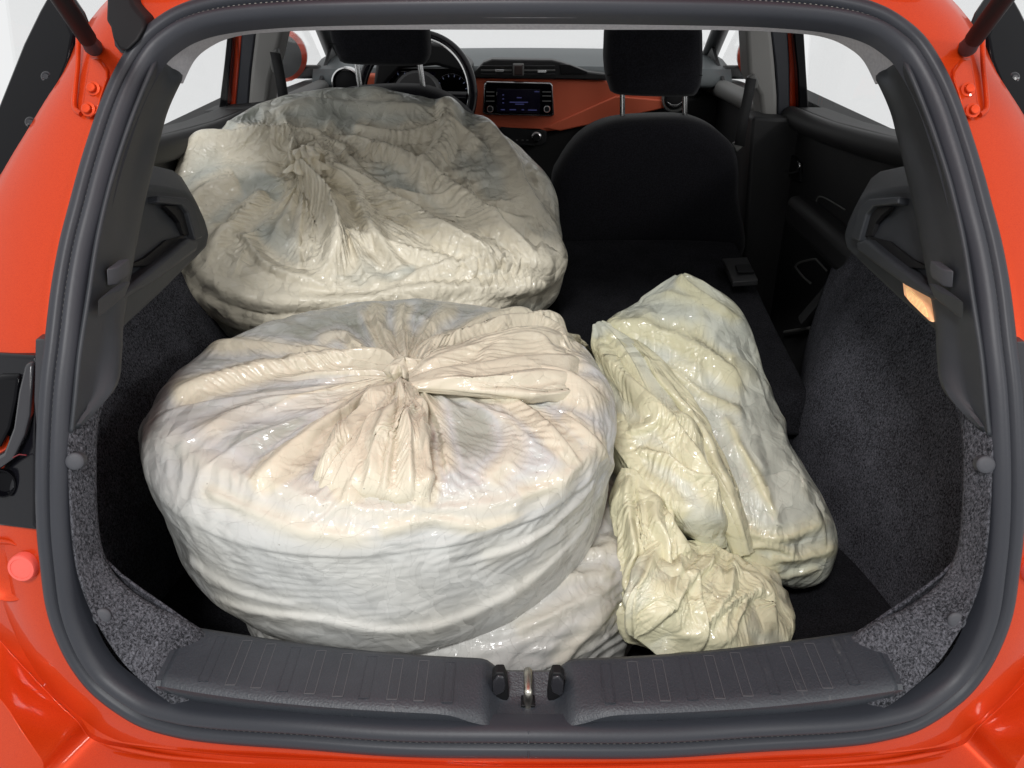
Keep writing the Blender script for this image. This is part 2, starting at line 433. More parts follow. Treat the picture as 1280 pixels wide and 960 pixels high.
# ---- left and right fittings round the opening (measured on the left, mirrored)
for mir in (False, True):
    sgn = 1 if mir else -1
    # gloss black pillar garnish with two screws
    gp = [(66, -6), (84, 22), (92, 42), (86, 75), (66, 125), (44, 182), (36, 202), (14, 216), (-20, 230), (-34, 215), (-14, 160), (8, 105), (28, 55), (48, 14), (58, -4)]
    g = slab_on("pillar_garnish", gp, 0.012, (0.008, 0.035, 0.004), GLOSS, CAR, mirror=mir, bevel=0.006, segs=3)
    for (u, v) in ((58, 96), (38, 153)):
        c = on(u, v, 0.013)
        sc = lathe("screw", c, (0, -1, 0.35), [(0.0062, -0.004), (0.0062, 0.0005), (0.0050, 0.0014), (0.0036, 0.0006), (0.0030, 0.0018), (0.0006, 0.0020)], SMOKE, g, n=20, mirror=mir)
    # gas strut: socket, tube towards the raised tailgate
    s0 = on(116, 58, -0.012); s1 = py(72, -8, s0[1] - 0.10); s2 = s1 + (s1 - s0) * 2.2
    stt = tube("gas_strut", [s0 + (s1 - s0) * 0.18, s1, s2], 0.0095, BLACK, CAR, n=18, mirror=mir)
    d = (s1 - s0) / np.linalg.norm(s1 - s0)
    lathe("strut_socket", s0 - d * 0.006, d, [(0.004, -0.003), (0.0085, 0.0), (0.0098, 0.006), (0.0088, 0.014), (0.0088, 0.03), (0.0080, 0.036)], MATS["trim_plastic"], stt, n=20, mirror=mir)
    tube("strut_ball_stud", [s0 - d * 0.001, s0 + np.array([0, 0.03, 0])], 0.0045, STEEL, stt, mirror=mir)
    # strut bracket plate with two painted bolts
    bp = [(112, 72), (124, 74), (134, 88), (134, 98), (126, 122), (122, 140), (112, 148), (104, 138), (103, 130), (107, 100)]
    bk = slab_on("strut_bracket", bp, -0.001, (0, 0.02, 0), PAINT, CAR, mirror=mir, bevel=0.002, segs=3)
    for (u, v) in ((117, 111), (111, 137)):
        c = on(u, v, -0.003)
        lathe("bolt", c, (0, -1, 0.45), [(0.0078, 0.0), (0.0078, 0.002), (0.0052, 0.0024), (0.0050, 0.0066), (0.0044, 0.0072), (0.0008, 0.0074)], PAINT, bk, n=12, mirror=mir, angle=25)
    # folded gutter edge beside the bracket
    tube("gutter_edge", [on(98, 46, -.006), on(97, 80, -.004), on(94, 110, -.004), on(93, 134, -.003), on(101, 142, -.001)], 0.0028, PAINT, CAR, mirror=mir, smooth=20)
    # tail lamp: housing, reflector strip, shut panel beside the seal
    tl = slab_on("tail_lamp", [(44, 446), (44, 655), (49, 664), (0, 658), (-60, 648), (-60, 438), (0, 443)], -0.004, (0, 0.03, 0), LAMPB, CAR, mirror=mir, bevel=0.003, segs=3)
    slab_on("lamp_edge_strip", [(44, 424), (59, 425), (54, 490), (50, 575), (51, 660), (47, 662), (48, 575), (42, 500)], -0.007, (0, 0.02, 0), SMOKE, tl, mirror=mir, bevel=0.0015)
    slab_on("lamp_reflector", [(30, 456), (40, 454), (36, 520), (30, 545), (16, 575), (-4, 590), (-20, 592), (-20, 580), (4, 566), (16, 535), (22, 490)], -0.010, (0, 0.014, 0), SMOKE, tl, mirror=mir, bevel=0.004, segs=3)
    slab_on("lamp_lens", [(24, 470), (20, 500), (12, 536), (0, 560), (-30, 575), (-60, 575), (-60, 500), (0, 470)], -0.008, (0, 0.012, 0), GLOSS, tl, mirror=mir, bevel=0.004, segs=3)
    c = on(3, 604, -0.006)
    lathe("lamp_bulb_hole", c, (0, -1, 0.3), [(0.0150, -0.004), (0.0150, 0.002), (0.0135, 0.0024), (0.0125, 0.0005), (0.010, -0.003), (0.001, -0.0035)], GLOSS, tl, mirror=mir)
    tube("lamp_seam", [on(-10, 582, -.0085), on(12, 574, -.0085), on(24, 568, -.0085), on(33, 569, -.0085)], 0.0007, mat("red_lens_edge", (0.12, 0.006, 0.01), 0.3), tl, mirror=mir, n=6)
    # round recess with a painted stop
    c = on(10, 712, 0.002)
    rc = lathe("stop_recess", c, (0, -1, 0.25), [(0.037, -0.006), (0.036, 0.003), (0.034, 0.0052), (0.0315, 0.004), (0.028, -0.0004), (0.010, -0.001), (0.001, -0.001)], PAINT, CAR, n=40, mirror=mir, angle=60)
    lathe("tailgate_stop", on(30, 708, -0.002), (0, -1, 0.25), [(0.0150, -0.004), (0.0150, 0.004), (0.0135, 0.0062), (0.011, 0.0066), (0.0105, 0.0058), (0.006, 0.006), (0.002, 0.0066), (0.0006, 0.0066)],
          mat("stop_cap", (0.75, 0.10, 0.075), 0.4, coat=0.3), rc, n=32, mirror=mir)
# rubber cable boot on one side only, above the strut
bt = [(133, -8), (162, -8), (166, 6), (181, 24), (181, 34), (172, 50), (158, 64), (148, 62), (140, 48), (137, 34), (132, 26)]
slab_on("cable_boot", bt, -0.022, (0, 0.05, 0), GLOSS if False else MATS["matt_black"], CAR, bevel=0.009, segs=4)
slab_on("cable_boot_collar", [(139, 40), (150, 38), (166, 40), (174, 46), (162, 66), (150, 68), (142, 58)], -0.012, (0, 0.03, 0), MATS["trim_plastic"], CAR, bevel=0.004, segs=3)

# ---- raised tailgate and roof (above the picture)
tg = []
for y, z in ((0.50, 1.44), (0.36, 1.60), (0.16, 1.84), (-0.06, 2.10), (-0.20, 2.22)):
    w = 0.50 + 0.10 * (0.5 - y)
    tg.append([np.array([x, y, z - 0.05 * (x / w) ** 2]) for x in np.linspace(-w, w, 9)])
G = np.array(tg)
mk("tailgate", G.reshape(-1, 3), gridf(5, 9), PAINT, CAR, solid=0.03, bevel=0.01)
mk("tailgate_lining", (G * [0.96, 0.99, 1] - [0, 0, 0.012]).reshape(-1, 3), gridf(5, 9), TRIM, CAR, solid=0.008)
rf = [[np.array([x, y, z - 0.05 * (abs(x) / w) ** 2.5]) for x in np.linspace(-w, w, 13)] for y, z, w in ((0.50, 1.355, 0.36), (0.62, 1.375, 0.50), (0.9, 1.39, 0.60), (1.4, 1.395, 0.65), (1.9, 1.365, 0.64))]
G = np.array(rf)
mk("roof", (G + [0, 0, 0.03]).reshape(-1, 3), gridf(5, 13), PAINT, CAR, solid=0.02)
mk("roof_lining", G.reshape(-1, 3), gridf(5, 13), HEADL, CAR, solid=0.01)

# ---- headliner edge and corner pieces
hl_o = [(186, 84), (205, 58), (228, 40), (255, 28), (300, 22), (420, 18), (650, 17)]
hl_i = [(222, 101), (236, 72), (254, 55), (284, 41), (330, 34), (430, 30), (650, 30)]
hl_off = [0.10, 0.11, 0.12, 0.12, 0.10, 0.08, 0.08]
ro = [on(u, v, 0.004) for u, v in hl_o]; ri = [on(u, v, o_) for (u, v), o_ in zip(hl_i, hl_off)]
ro[-1][0] = ri[-1][0] = 0
ro = ro + [mirx(p) for p in ro[-2::-1]]; ri = ri + [mirx(p) for p in ri[-2::-1]]
rm = [(a + b) / 2 + np.array([0, 0.01, 0.006]) for a, b in zip(ro, ri)]
rk = [np.array([p[0] * 1.16, p[1] + 0.04, p[2] + 0.06]) for p in ri]
patch("headliner", [ro, rm, ri, rk], HEADL, CAR, nr=13, nc=90, solid=-0.004)

# ---- plastic pillar trims with the parcel-shelf supports
for mir in (False, True):
    rows = [[(203, 58, .04), (216, 72, .10), (232, 84, .15)], [(190, 78, .0), (206, 90, .05), (222, 100, .09)], [(168, 130, 0), (187, 133, .06), (206, 135, .11)], [(150, 180, 0), (171, 178, .07), (197, 168, .13)],
            [(133, 235, 0), (155, 237, .06), (180, 238, .14)], [(118, 300, 0), (140, 308, .05), (164, 318, .12)], [(107, 370, 0), (128, 378, .04), (150, 400, .09)],
            [(96, 440, 0), (120, 446, .04), (148, 438, .08)], [(90, 500, 0), (112, 496, .03), (140, 482, .06)], [(86, 540, 0), (88, 536, .006), (92, 530, .012)]]
    R3 = []
    for r in rows:
        q = [on(*p) for p in r]; L = q[-1]
        q.append(np.array([L[0] - 0.05, L[1] + 0.05, L[2]])); q.append(np.array([L[0] - 0.10, L[1] + 0.12, L[2]]))
        R3.append(q)
    pt = patch("pillar_trim", R3, TRIM, CAR, nr=50, nc=24, mirror=mir, solid=0.004)
    # shelf support: shaped moulding with its own depth
    L = [(150, 312, .36), (166, 262, .42), (176, 232, .47), (205, 235, .56), (232, 240, .63), (243, 248, .65), (248, 258, .65), (256, 276, .64), (262, 297, .62),
         (259, 311, .60), (240, 330, .55), (200, 370, .43), (172, 396, .36), (148, 418, .31), (130, 400, .28), (128, 360, .30)]
    P = [py(*p) for p in L]
    V, F = prism(P, (-0.05, 0.09, 0.012))
    sh = mk("shelf_support", V, F, TRIM, CAR, mirror=mir, bevel=0.008, segs=3)
    PA = np.array(P); pc = PA.mean(0); pn = np.linalg.svd(PA - pc)[2][2]
    if np.dot(pn, CAM - pc) < 0: pn = -pn
    def pl(u, v, d=0.0):
        r = ray(u, v); return CAM + r * (np.dot(pc + pn * d - CAM, pn) / np.dot(r, pn))
    def onpl(name, px, d, th, material, bevel=0.002, segs=2):
        V, F = prism([pl(u, v, d) for u, v in px], -pn * th); return mk(name, V, F, material, sh, mirror=mir, bevel=bevel, segs=segs)
    # raised slot round the hinge seat, rail, hook, wedge
    onpl("slot_rim", [(198, 244), (233, 247), (244, 257), (254, 297), (245, 300), (236, 266), (228, 256), (199, 253)], 0.016, 0.016, TRIM, 0.0025, 3)
    onpl("slot_shade", [(206, 257), (224, 257), (231, 264), (236, 282), (240, 294), (229, 293), (225, 278), (218, 268)], 0.009, 0.006, BLACK, 0.0005)  # black plate standing for the shade inside the slot
    onpl("shelf_rail", [(236, 297), (249, 301), (247, 313), (192, 354), (160, 372), (150, 368), (188, 338), (212, 318)], 0.022, 0.03, TRIM, 0.006, 3)
    onpl("rail_shade_strip", [(234, 293), (212, 313), (188, 332), (158, 334), (182, 322), (208, 300)], 0.0095, 0.008, BLACK, 0.0005)  # black strip standing for the shade along the rail
    slab("shelf_hook", [(133, 336, .275), (147, 334, .285), (148, 346, .285), (145, 357, .280), (134, 358, .272)], 0, 0.03, BLOCK, sh, mirror=mir, bevel=0.0015)
    slab("shelf_wedge", [(122, 374, .235), (140, 364, .262), (150, 362, .275), (142, 382, .262), (122, 398, .235)], 0, 0.03, TRIM, sh, mirror=mir, bevel=0.006, segs=3)
    if mir:      # orange cargo lamp sits in this support only (mirror of the measured right-hand outline)
        q = [(1296 - u, v, y) for u, v, y in [(1102, 348, .40), (1109, 350, .395), (1128, 372, .335), (1134, 380, .32), (1139, 402, .29), (1133, 399, .30), (1110, 375, .365), (1105, 368, .385)]]
        P = [py(*p) for p in q]
        V, F = prism(P, (-0.012, 0.012, 0)); cl = mk("cargo_lamp", V, F, AMBER, CAR, mirror=True, bevel=0.0025, segs=3)
        cz = sum(P) / len(P)
        Pi = [cz + (p - cz) * 0.72 + np.array([0.002, -0.003, 0.0]) for p in P]
        V, F = prism(Pi, (-0.003, 0.003, 0)); mk("lamp_diffuser", V, F, mat("lamp_inner", (0.95, 0.62, 0.30), 0.3, emit=(1.0, 0.60, 0.28), estr=0.5, noise=(220, (0.85, 0.45, 0.2), 0.4, 0.6)), cl, mirror=True, bevel=0.001)

# ---- carpeted flanges and boot sides
INN = [(139, 482, .055), (124, 516, .045), (120, 590, .04), (123, 660, .04), (132, 700, .04), (152, 731, .04), (190, 760, .04), (236, 783, .045), (300, 800, .05)]
OUTF = [(90, 528, .008), (86, 550, .0), (88, 600, .0), (92, 665, .0), (100, 720, .0), (120, 775, .0), (152, 826, .0), (190, 862, .0), (280, 900, .0)]
for mir in (False, True):
    A = [on(*p) for p in INN]; B = [on(*p) for p in OUTF]
    A[-1] = A[-2] + np.array([0.03, 0.002, -0.035]); B[-1] = B[-2] + np.array([0.04, -0.01, -0.03])
    mid = [(a + b) / 2 + np.array([0, -0.004, 0.0]) for a, b in zip(A, B)]
    edge = [a + np.array([-0.010, 0.014, -0.006]) for a in A]
    fl = patch("flange_carpet", [B, mid, A, edge], CARPET, CAR, nr=20, nc=80, mirror=mir, solid=0.003)
    for (u, v, f) in ((94, 576, .004), (128, 770, .008)):
        c = on(u, v, f); c2 = c - 0.001 * np.array([0, 1, 0])
        lathe("trim_clip", c2, (0.25, -1, 0.45), [(0.0088, -0.012), (0.0088, 0.0005), (0.0078, 0.0016), (0.005, 0.0022), (0.0006, 0.0025)], BLOCK, fl, n=24, mirror=mir)
    rows = []
    zt = np.linspace(0.955, 0.47, 12)
    Ac = catmull(A, 60)
    for z in zt:
        k = int(np.argmin(abs(Ac[:, 2] - z))) if z > Ac[:, 2].min() else len(Ac) - 1
        p0 = Ac[k].copy(); p0[2] = min(z, p0[2]) if z < Ac[:, 2].min() else p0[2]
        p0 = p0 + np.array([-0.006, 0.012, 0])
        h = np.clip((z - 0.62) / 0.33, 0, 1) ** 1.5
        arch = lambda y: 0.085 * np.exp(-((y - 0.74) / 0.20) ** 2) * (1 - h)
        row = [p0, np.array([min(p0[0] - 0.05, -0.53), p0[1] + 0.07, z])]
        for y, x in ((0.28, 0.575), (0.40, 0.565), (0.52, 0.565), (0.64, 0.57), (0.76, 0.575), (0.90, 0.585), (1.05, 0.60)):
            row.append(np.array([-(x - arch(y) + 0.05 * h), y, z]))
        rows.append(row)
    patch("side_carpet", rows, CARPETD, CAR, nr=40, nc=60, mirror=mir, solid=0.003)

# ---- sill plate with its striker well
def sill_half():
    far = [(236, 781), (300, 791), (400, 805), (480, 813), (560, 819), (612, 821)]
    near = [(204, 850), (280, 862), (350, 870), (420, 877), (500, 881), (570, 884)]
    low = [(203, 872), (280, 890), (350, 899), (420, 906), (500, 911), (580, 915)]
    return far, near, low
far, near, low = sill_half()
def sillz(x): return 0.712 + 0.05 * x * x
def pts_at(lst, z): return [pz(u, v, z) for u, v in lst]
NX = 141
xs = np.linspace(-0.367, 0.367, NX)
f3 = np.array([pz(u, v, 0.716) for u, v in far]); n3 = np.array([pz(u, v, 0.716) for u, v in near]); l3 = np.array([on(u, v, 0.010) for u, v in low])
def fy(P, x): return float(np.polyval(np.polyfit(P[:, 0] ** 2, P[:, 1], 2), x * x))
def fz(P, x): return float(np.polyval(np.polyfit(P[:, 0] ** 2, P[:, 2], 2), x * x))
rowsS = []
xl = -0.402
for x in xs:
    t = x / 0.405
    ax = abs(x)
    # the well: the middle of the plate drops
    wide = 1 / (1 + math.exp((ax - 0.036) / 0.0035))
    flare = 1 / (1 + math.exp((ax - 0.062) / 0.008))
    yf, yn, yl, zl = fy(f3, x), fy(n3, x), fy(l3, x), fz(l3, x)
    zt = 0.716
    c = [(yf + 0.004, 0.47), (yf + 0.004, 0.66), (yf + 0.003, zt - 0.012 - 0.010 * wide), (yf, zt - 0.002 - 0.016 * wide), (yf - 0.006, zt - 0.014 * wide)]
    for k in range(1, 9):
        s = k / 9
        c.append((yf - 0.006 + (yn - yf + 0.009) * s, zt - wide * (0.014 + 0.014 * min(1, s * 2.2)) - flare * (1 - wide) * 0.012 * s ** 1.5))
    c += [(yn, zt - 0.001 - 0.028 * wide - 0.013 * (1 - wide) * flare), (yn - 0.004, zt - 0.005 - 0.025 * max(wide, flare * 0.6)), (yl + 0.003, zl + 0.004 - 0.004 * flare), (yl - 0.002, zl - 0.012)]
    rowsS.append([(x, a, b) for a, b in c])
G = np.array(rowsS)
sill = mk("sill_plate", G.reshape(-1, 3), gridf(*G.shape[:2]), SILL, CAR, solid=0.003, angle=60)
# end caps of the plate
for mir in (False, True):
    P = [np.array(p) for p in rowsS[0][2:]]
    V, F = prism(P, (-0.005, 0, 0)); mk("sill_end", V, F, SILL, sill, mirror=mir)
# tread grooves: thin outlined strips pressed into the plate
us = [247, 281, 313, 346, 380, 415, 448, 483, 517, 552]
for mir in (False, True):
    for k, u in enumerate(us):
        v1 = np.interp(u, [p[0] for p in near], [p[1] for p in near]) - 6
        a = pz(u, v1, 0.7163); y0 = a[1]; y1 = fy(f3, a[0]) - 0.010
        w = 0.0102
        r = 0.00032
        bars = [box_vf((a[0], (y0 + y1) / 2, 0.7160), (2 * r, y1 - y0, 0.0007)), box_vf((a[0] + w, (y0 + y1) / 2, 0.7160), (2 * r, y1 - y0, 0.0007)),
                box_vf((a[0] + w / 2, y0, 0.7161), (w, 0.0012, 0.0008)), box_vf((a[0] + w / 2, y1, 0.7160), (w, 2 * r, 0.0006))]
        V, F = join(bars)
        mk("tread_groove", V, F, SILLPALE if k % 3 else SILL, sill, mirror=mir, flat=True)
# buffers in black slots, steel striker
for mir in (False, True):
    slab("buffer_slot", [(615, 846), (620, 841), (630, 841), (634, 852), (636, 872), (633, 880), (621, 884), (616, 878)], 0.052, 0.012, BLACK, sill, mirror=mir, bevel=0.0015)
    slab("rubber_buffer", [(616, 853), (622, 845), (630, 847), (632, 858), (630, 866), (620, 871), (616, 868)], 0.050, 0.016, SMOKE, sill, mirror=mir, bevel=0.0018, segs=3)
box("striker_hole", (0.0, 0.050, 0.690), (0.014, 0.014, 0.003), BLACK, sill, bevel=0.001)
tube("striker", [np.array([0, 0.046, 0.684]), np.array([0, 0.046, 0.702]), np.array([0, 0.050, 0.707]), np.array([0, 0.070, 0.7075]), np.array([0, 0.078, 0.702]), np.array([0, 0.079, 0.684])], 0.0036, STEEL, CAR, n=14, smooth=30, flat=1.25)

# ---- boot floor and folded rear seat backs
box("boot_floor", (0, 0.50, 0.465), (1.20, 0.95, 0.03), CARPETB, CAR, bevel=0.0)
def folded(x0, x1, name="rear_seat_back"):
    Y = [0.735, 0.75, 0.80, 1.0, 1.2, 1.33, 1.365, 1.375]
    Z = [0.60, 0.665, 0.682, 0.705, 0.735, 0.755, 0.745, 0.60]
    X = np.array([x0, x0 + 0.012, x0 + 0.05, (x0 + x1) / 2, x1 - 0.05, x1 - 0.012, x1])
    dz = [-0.10, -0.016, 0, 0.004, 0, -0.016, -0.10]
    G = np.array([[(x, y + (0.02 if k in (0, 6) else 0) * (1 if y < 1 else -1), z + d if 0 < j < 7 else z) for k, (x, d) in enumerate(zip(X, dz))] for j, (y, z) in enumerate(zip(Y, Z))])
    G = np.stack([catmull(G[:, j], 40) for j in range(7)], 1); G = np.stack([catmull(G[i], 40) for i in range(40)])
    return mk(name, G.reshape(-1, 3), gridf(40, 40), CARPETB, CAR, solid=0.01, angle=60)
folded(-0.52, 0.045)
rs = folded(0.055, 0.52)
slab("latch_cover", [(903, 323, 1.22), (934, 321, 1.225), (948, 350, 1.08), (916, 352, 1.08)], 0, 0, DOORP, rs, bevel=0.002, vec=(0, 0, -0.012))
slab("latch_slot", [(919, 333, 1.165), (937, 332, 1.165), (943, 342, 1.115), (922, 342, 1.115)], 0, 0, BLACK, rs, bevel=0.001, vec=(0, 0, 0.004))
# seat cushions underneath, cabin floor, side walls, firewall
box("rear_seat_base", (0, 1.05, 0.54), (1.02, 0.58, 0.12), SEATF, CAR, bevel=0.02)
box("cabin_floor", (0, 1.75, 0.36), (1.36, 1.7, 0.05), CARPETB, CAR)

# ---- doors (inner cards) with sills, handles, pockets, windows
for mir in (False, True):
    s = -1 if not mir else 1
    X = -0.655
    Lr = [(0.52, 1.150), (0.66, 1.128), (0.80, 1.095), (1.0, 1.070), (1.30, 1.045), (1.56, 1.035)]
    P = [np.array([X, y, z]) for y, z in Lr] + [np.array([X, 1.56, 0.38]), np.array([X, 0.52, 0.38])]
    V, F = prism(P, (-0.08, 0, 0)); dr = mk("rear_door", V, F, DOORP, CAR, mirror=mir, bevel=0.012, segs=3)
    # padded ledge under the glass
    tube("door_ledge", [np.array([X + 0.004, y, z - 0.022]) for y, z in Lr], 0.024, MATS["grey_plastic"] if False else DOORP, dr, mirror=mir, smooth=30, n=16)
    # armrest with its pull pocket, map pocket
    box_c = np.array([X + 0.02, 1.15, 0.84])
    V, F = box_vf(box_c, (0.06, 0.42, 0.07)); mk("armrest", V, F, DOORP, dr, mirror=mir, bevel=0.02, segs=3)
    # handle: bowl, chrome lever
    if mir:
        q = lambda u, v, x=0.648: mirx(pxx(u, v, x))
        V, F = prism([q(974, 198), q(988, 192), q(1000, 205), (q(1000, 228)), q(990, 226), q(976, 212)], (-0.012, 0, 0))
        mk("handle_bowl", V, F, BLACK, dr, mirror=True, bevel=0.002)
        tube("door_handle", [q(979, 213, .640), q(988, 216, .637), q(997, 214, .636), q(1000, 206, .636), q(998, 202, .638)], 0.0028, CHROME, dr, mirror=True, smooth=20)
        tube("pocket_rim", [q(994, 333, .640), q(1000, 328, .640), q(1018, 324, .640), q(1023, 327, .640), q(1033, 338, .640)], 0.0026, GREYP, dr, mirror=True, smooth=20)
        tube("pocket_rim", [q(994, 333, .640), q(1003, 345, .640), q(1013, 354, .640)], 0.0026, GREYP, dr, mirror=True, smooth=20)
        tube("card_seam", [q(1022, 300, .650), q(1020, 270, .650), q(1021, 249, .650), q(1030, 247, .650), q(1056, 262, .650)], 0.0016, GREYP, dr, mirror=True, smooth=24)
        tube("sill_strip", [q(981, 415, .640), q(1000, 412, .640), q(1025, 408, .640)], 0.004, GREYP, dr, mirror=True, smooth=12)
        tube("belt_strap_lower", [q(1054, 335, .630), q(1030, 365, .620), q(1000, 400, .600)], 0.010, BELT, dr, mirror=True, flat=0.2)
    # glass
    P = [np.array([X - 0.035, 0.60, 1.05]), np.array([X - 0.035, 1.58, 1.0]), np.array([X - 0.005, 1.58, 1.36]), np.array([X - 0.005, 0.62, 1.36])]
    V, F = prism(P, (-0.004, 0, 0)); mk("window_glass", V, F, GLASS, dr, mirror=mir)
    # cowl trim between pillar trim and door
    V, F = prism([np.array([-0.60, 0.50, 1.145]), np.array([-0.66, 0.62, 1.135]), np.array([-0.66, 0.62, 0.85]), np.array([-0.60, 0.50, 0.85]), np.array([-0.56, 0.36, 0.90]), np.array([-0.56, 0.36, 1.12])], (-0.06, 0.03, 0))
    mk("quarter_trim", V, F, TRIM, CAR, mirror=mir, bevel=0.01)
    box("side_wall", (s * 0.76, 1.2, 0.70), (0.06, 1.8, 0.66), BLACK, CAR, bevel=0.0)
    # front door
    P = [np.array([X, 1.66, 1.02]), np.array([X, 2.05, 1.005]), np.array([X, 2.4, 0.99]), np.array([X, 2.75, 0.96]), np.array([X, 2.75, 0.38]), np.array([X, 1.66, 0.38])]
    V, F = prism(P, (-0.08, 0, 0)); fd = mk("front_door", V, F, DOORP, CAR, mirror=mir, bevel=0.012, segs=3)
    tube("door_ledge", [np.array([X + 0.004, y, z]) for y, z in ((1.62, 1.0), (2.05, 0.985), (2.4, 0.97), (2.72, 0.94))], 0.028, GREYP, fd, mirror=mir, smooth=20, n=16)
    P = [np.array([X - 0.035, 1.66, 1.0]), np.array([X - 0.035, 2.70, 0.93]), np.array([X - 0.01, 2.0, 1.34]), np.array([X - 0.005, 1.66, 1.36])]
    V, F = prism(P, (-0.004, 0, 0)); mk("window_glass", V, F, GLASS, fd, mirror=mir)
# B pillars, door frames, traced on each side
def pillar(pts_grey, pts_black, pts_red, pts_frame, low):
    b = slab("door_pillar", pts_grey, 1.56, 0.09, PILLAR, CAR, bevel=0.010, segs=3)
    slab("pillar_seal", pts_black, 1.565, 0.05, RUBBER, b, bevel=0.004)
    slab("door_frame_paint", pts_red, 1.58, 0.03, PAINT, b, bevel=0.002)
    slab("door_frame", pts_frame, 1.55, 0.03, GLOSS, b, bevel=0.003)
    slab("pillar_foot", low, 1.50, 0.10, DOORP, b, bevel=0.008)
    return b
bl = pillar([(321, 22), (357, 22), (346, 70), (338, 100), (332, 150), (308, 150), (313, 90)], [(303, 22), (322, 22), (313, 90), (309, 150), (293, 150), (299, 80)],
            [(291, 22), (304, 22), (299, 80), (293, 150), (281, 150), (286, 90)], [(286, 22), (292, 22), (287, 90), (282, 150), (271, 150), (274, 130), (280, 80)],
            [(250, 140), (350, 128), (360, 220), (250, 240)])
br = pillar([(932, 22), (963, 22), (969, 80), (972, 120), (972, 165), (955, 165), (950, 120), (936, 95)], [(962, 22), (984, 22), (987, 80), (988, 165), (971, 165), (972, 120), (969, 80)],
            [(983, 22), (992, 22), (997, 90), (1001, 165), (987, 165), (987, 80)], [(991, 22), (1004, 22), (1008, 90), (1012, 150), (1012, 165), (1000, 165), (997, 90)],
            [(941, 146), (1010, 150), (1012, 420), (925, 420), (930, 300)])
# seat belts: guide, webbing
def belt(b, guide, strap, buckle):
    g = slab("belt_guide", guide, 1.535, 0.02, GREYP, b, bevel=0.004)
    P = [py(*p) for p in strap]
    V = []
    for p in P: V += [p + np.array([-0.012, 0, 0.002]), p + np.array([0.012, 0, -0.002])]
    V2 = [v + np.array([0, 0.003, 0]) for v in V]; n = len(P)
    F = []
    for i in range(n - 1): F += [(2 * i, 2 * i + 1, 2 * i + 3, 2 * i + 2)]
    mk("belt_webbing", V, F, BELT, b, solid=0.002, recalc=False)
    if buckle: slab("belt_tongue", buckle, 1.50, 0.012, GREYP, b, bevel=0.003)
belt(bl, [(338, 66), (346, 60), (352, 80), (350, 94), (340, 92), (337, 80)], [(344, 66, 1.53), (348, 84, 1.52), (351, 100, 1.51), (357, 140, 1.49)], None)
belt(br, [(936, 96), (944, 92), (949, 102), (947, 112), (936, 112), (933, 104)], [(939, 98, 1.53), (935, 120, 1.52), (929, 150, 1.51), (924, 182, 1.50)], [(915, 180), (928, 174), (929, 184), (921, 191)])

# ---- front seats
def seat(dx, name_y=1.42, dz=0.0):
    """outlines measured on the passenger seat, moved sideways by dx pixels' worth"""
    y = name_y
    def sh(L, yy): return [py(u, v, yy) + np.array([dx, 0, dz]) for u, v in L]
    back = [(690, 235), (700, 203), (722, 173), (748, 156), (782, 148), (850, 146), (884, 155), (906, 171), (920, 190), (922, 240), (912, 330), (700, 330)]
    cx = py(808, 150, y)[0] + dx
    # cushion-like back: stacked outlines
    rings = []
    o = np.array(sh(back, y + 0.05)); o = np.vstack([o])
    o = resample(catmull(o, 200, True), 72, True); ctr = np.array([cx, y + 0.05, 0.80])
    for f, d in ((0.80, -0.012), (0.92, -0.006), (0.985, 0.012), (1.0, 0.04), (1.0, 0.09), (0.96, 0.125), (0.86, 0.145)):
        r = ctr + (o - ctr) * [f, 1, f]; r[:, 1] = y + d + 0.02
        rings.append(r)
    G = np.array(rings); n = G.shape[1]
    F = gridf(len(G), n, True) + [tuple(range(n)), tuple(range((len(G) - 1) * n, len(G) * n))]
    st = mk("front_seat", G.reshape(-1, 3), F, SEATF, CAR, angle=60)
    hr = [(762, 24), (788, 16), (850, 16), (876, 24), (880, 60), (879, 95), (874, 115), (858, 122), (776, 120), (764, 112), (758, 90), (757, 60)]
    o = np.array(sh(hr, y + 0.03)); o = resample(catmull(o, 200, True), 64, True); ctr = o.mean(0)
    rings = []
    for f, d in ((0.70, -0.02), (0.88, -0.016), (0.97, 0.0), (1.0, 0.03), (1.0, 0.06), (0.95, 0.10), (0.80, 0.12)):
        r = ctr + (o - ctr) * [f, 1, f]; r[:, 1] = y + d + 0.03
        rings.append(r)
    G = np.array(rings); n = G.shape[1]
    F = gridf(len(G), n, True) + [tuple(range(n)), tuple(range((len(G) - 1) * n, len(G) * n))]
    h = mk("headrest", G.reshape(-1, 3), F, SEATF, st, angle=60)
    tube("headrest_seam", sh([(759, 94), (790, 97), (840, 97), (878, 94)], y + 0.016), 0.0012, BLACK, st, smooth=16)
    for u in (778, 856):
        p = sh([(u, 112), (u, 152)], y + 0.085)
        tube("headrest_post", p, 0.0062, CHROME, st)
        lathe("post_collar", p[1] + np.array([0, 0, 0.001]), (0, 0, 1), [(0.022, -0.02), (0.021, 0.004), (0.016, 0.009), (0.009, 0.010)], DOORP, st)
    box("seat_base", (cx, y + 0.36, 0.56), (0.46, 0.48, 0.16), SEATF, st, bevel=0.04, segs=4)
    return st
seat(0.0)
seat(py(476, 90, 1.45)[0] - py(818, 90, 1.45)[0], dz=0.066)

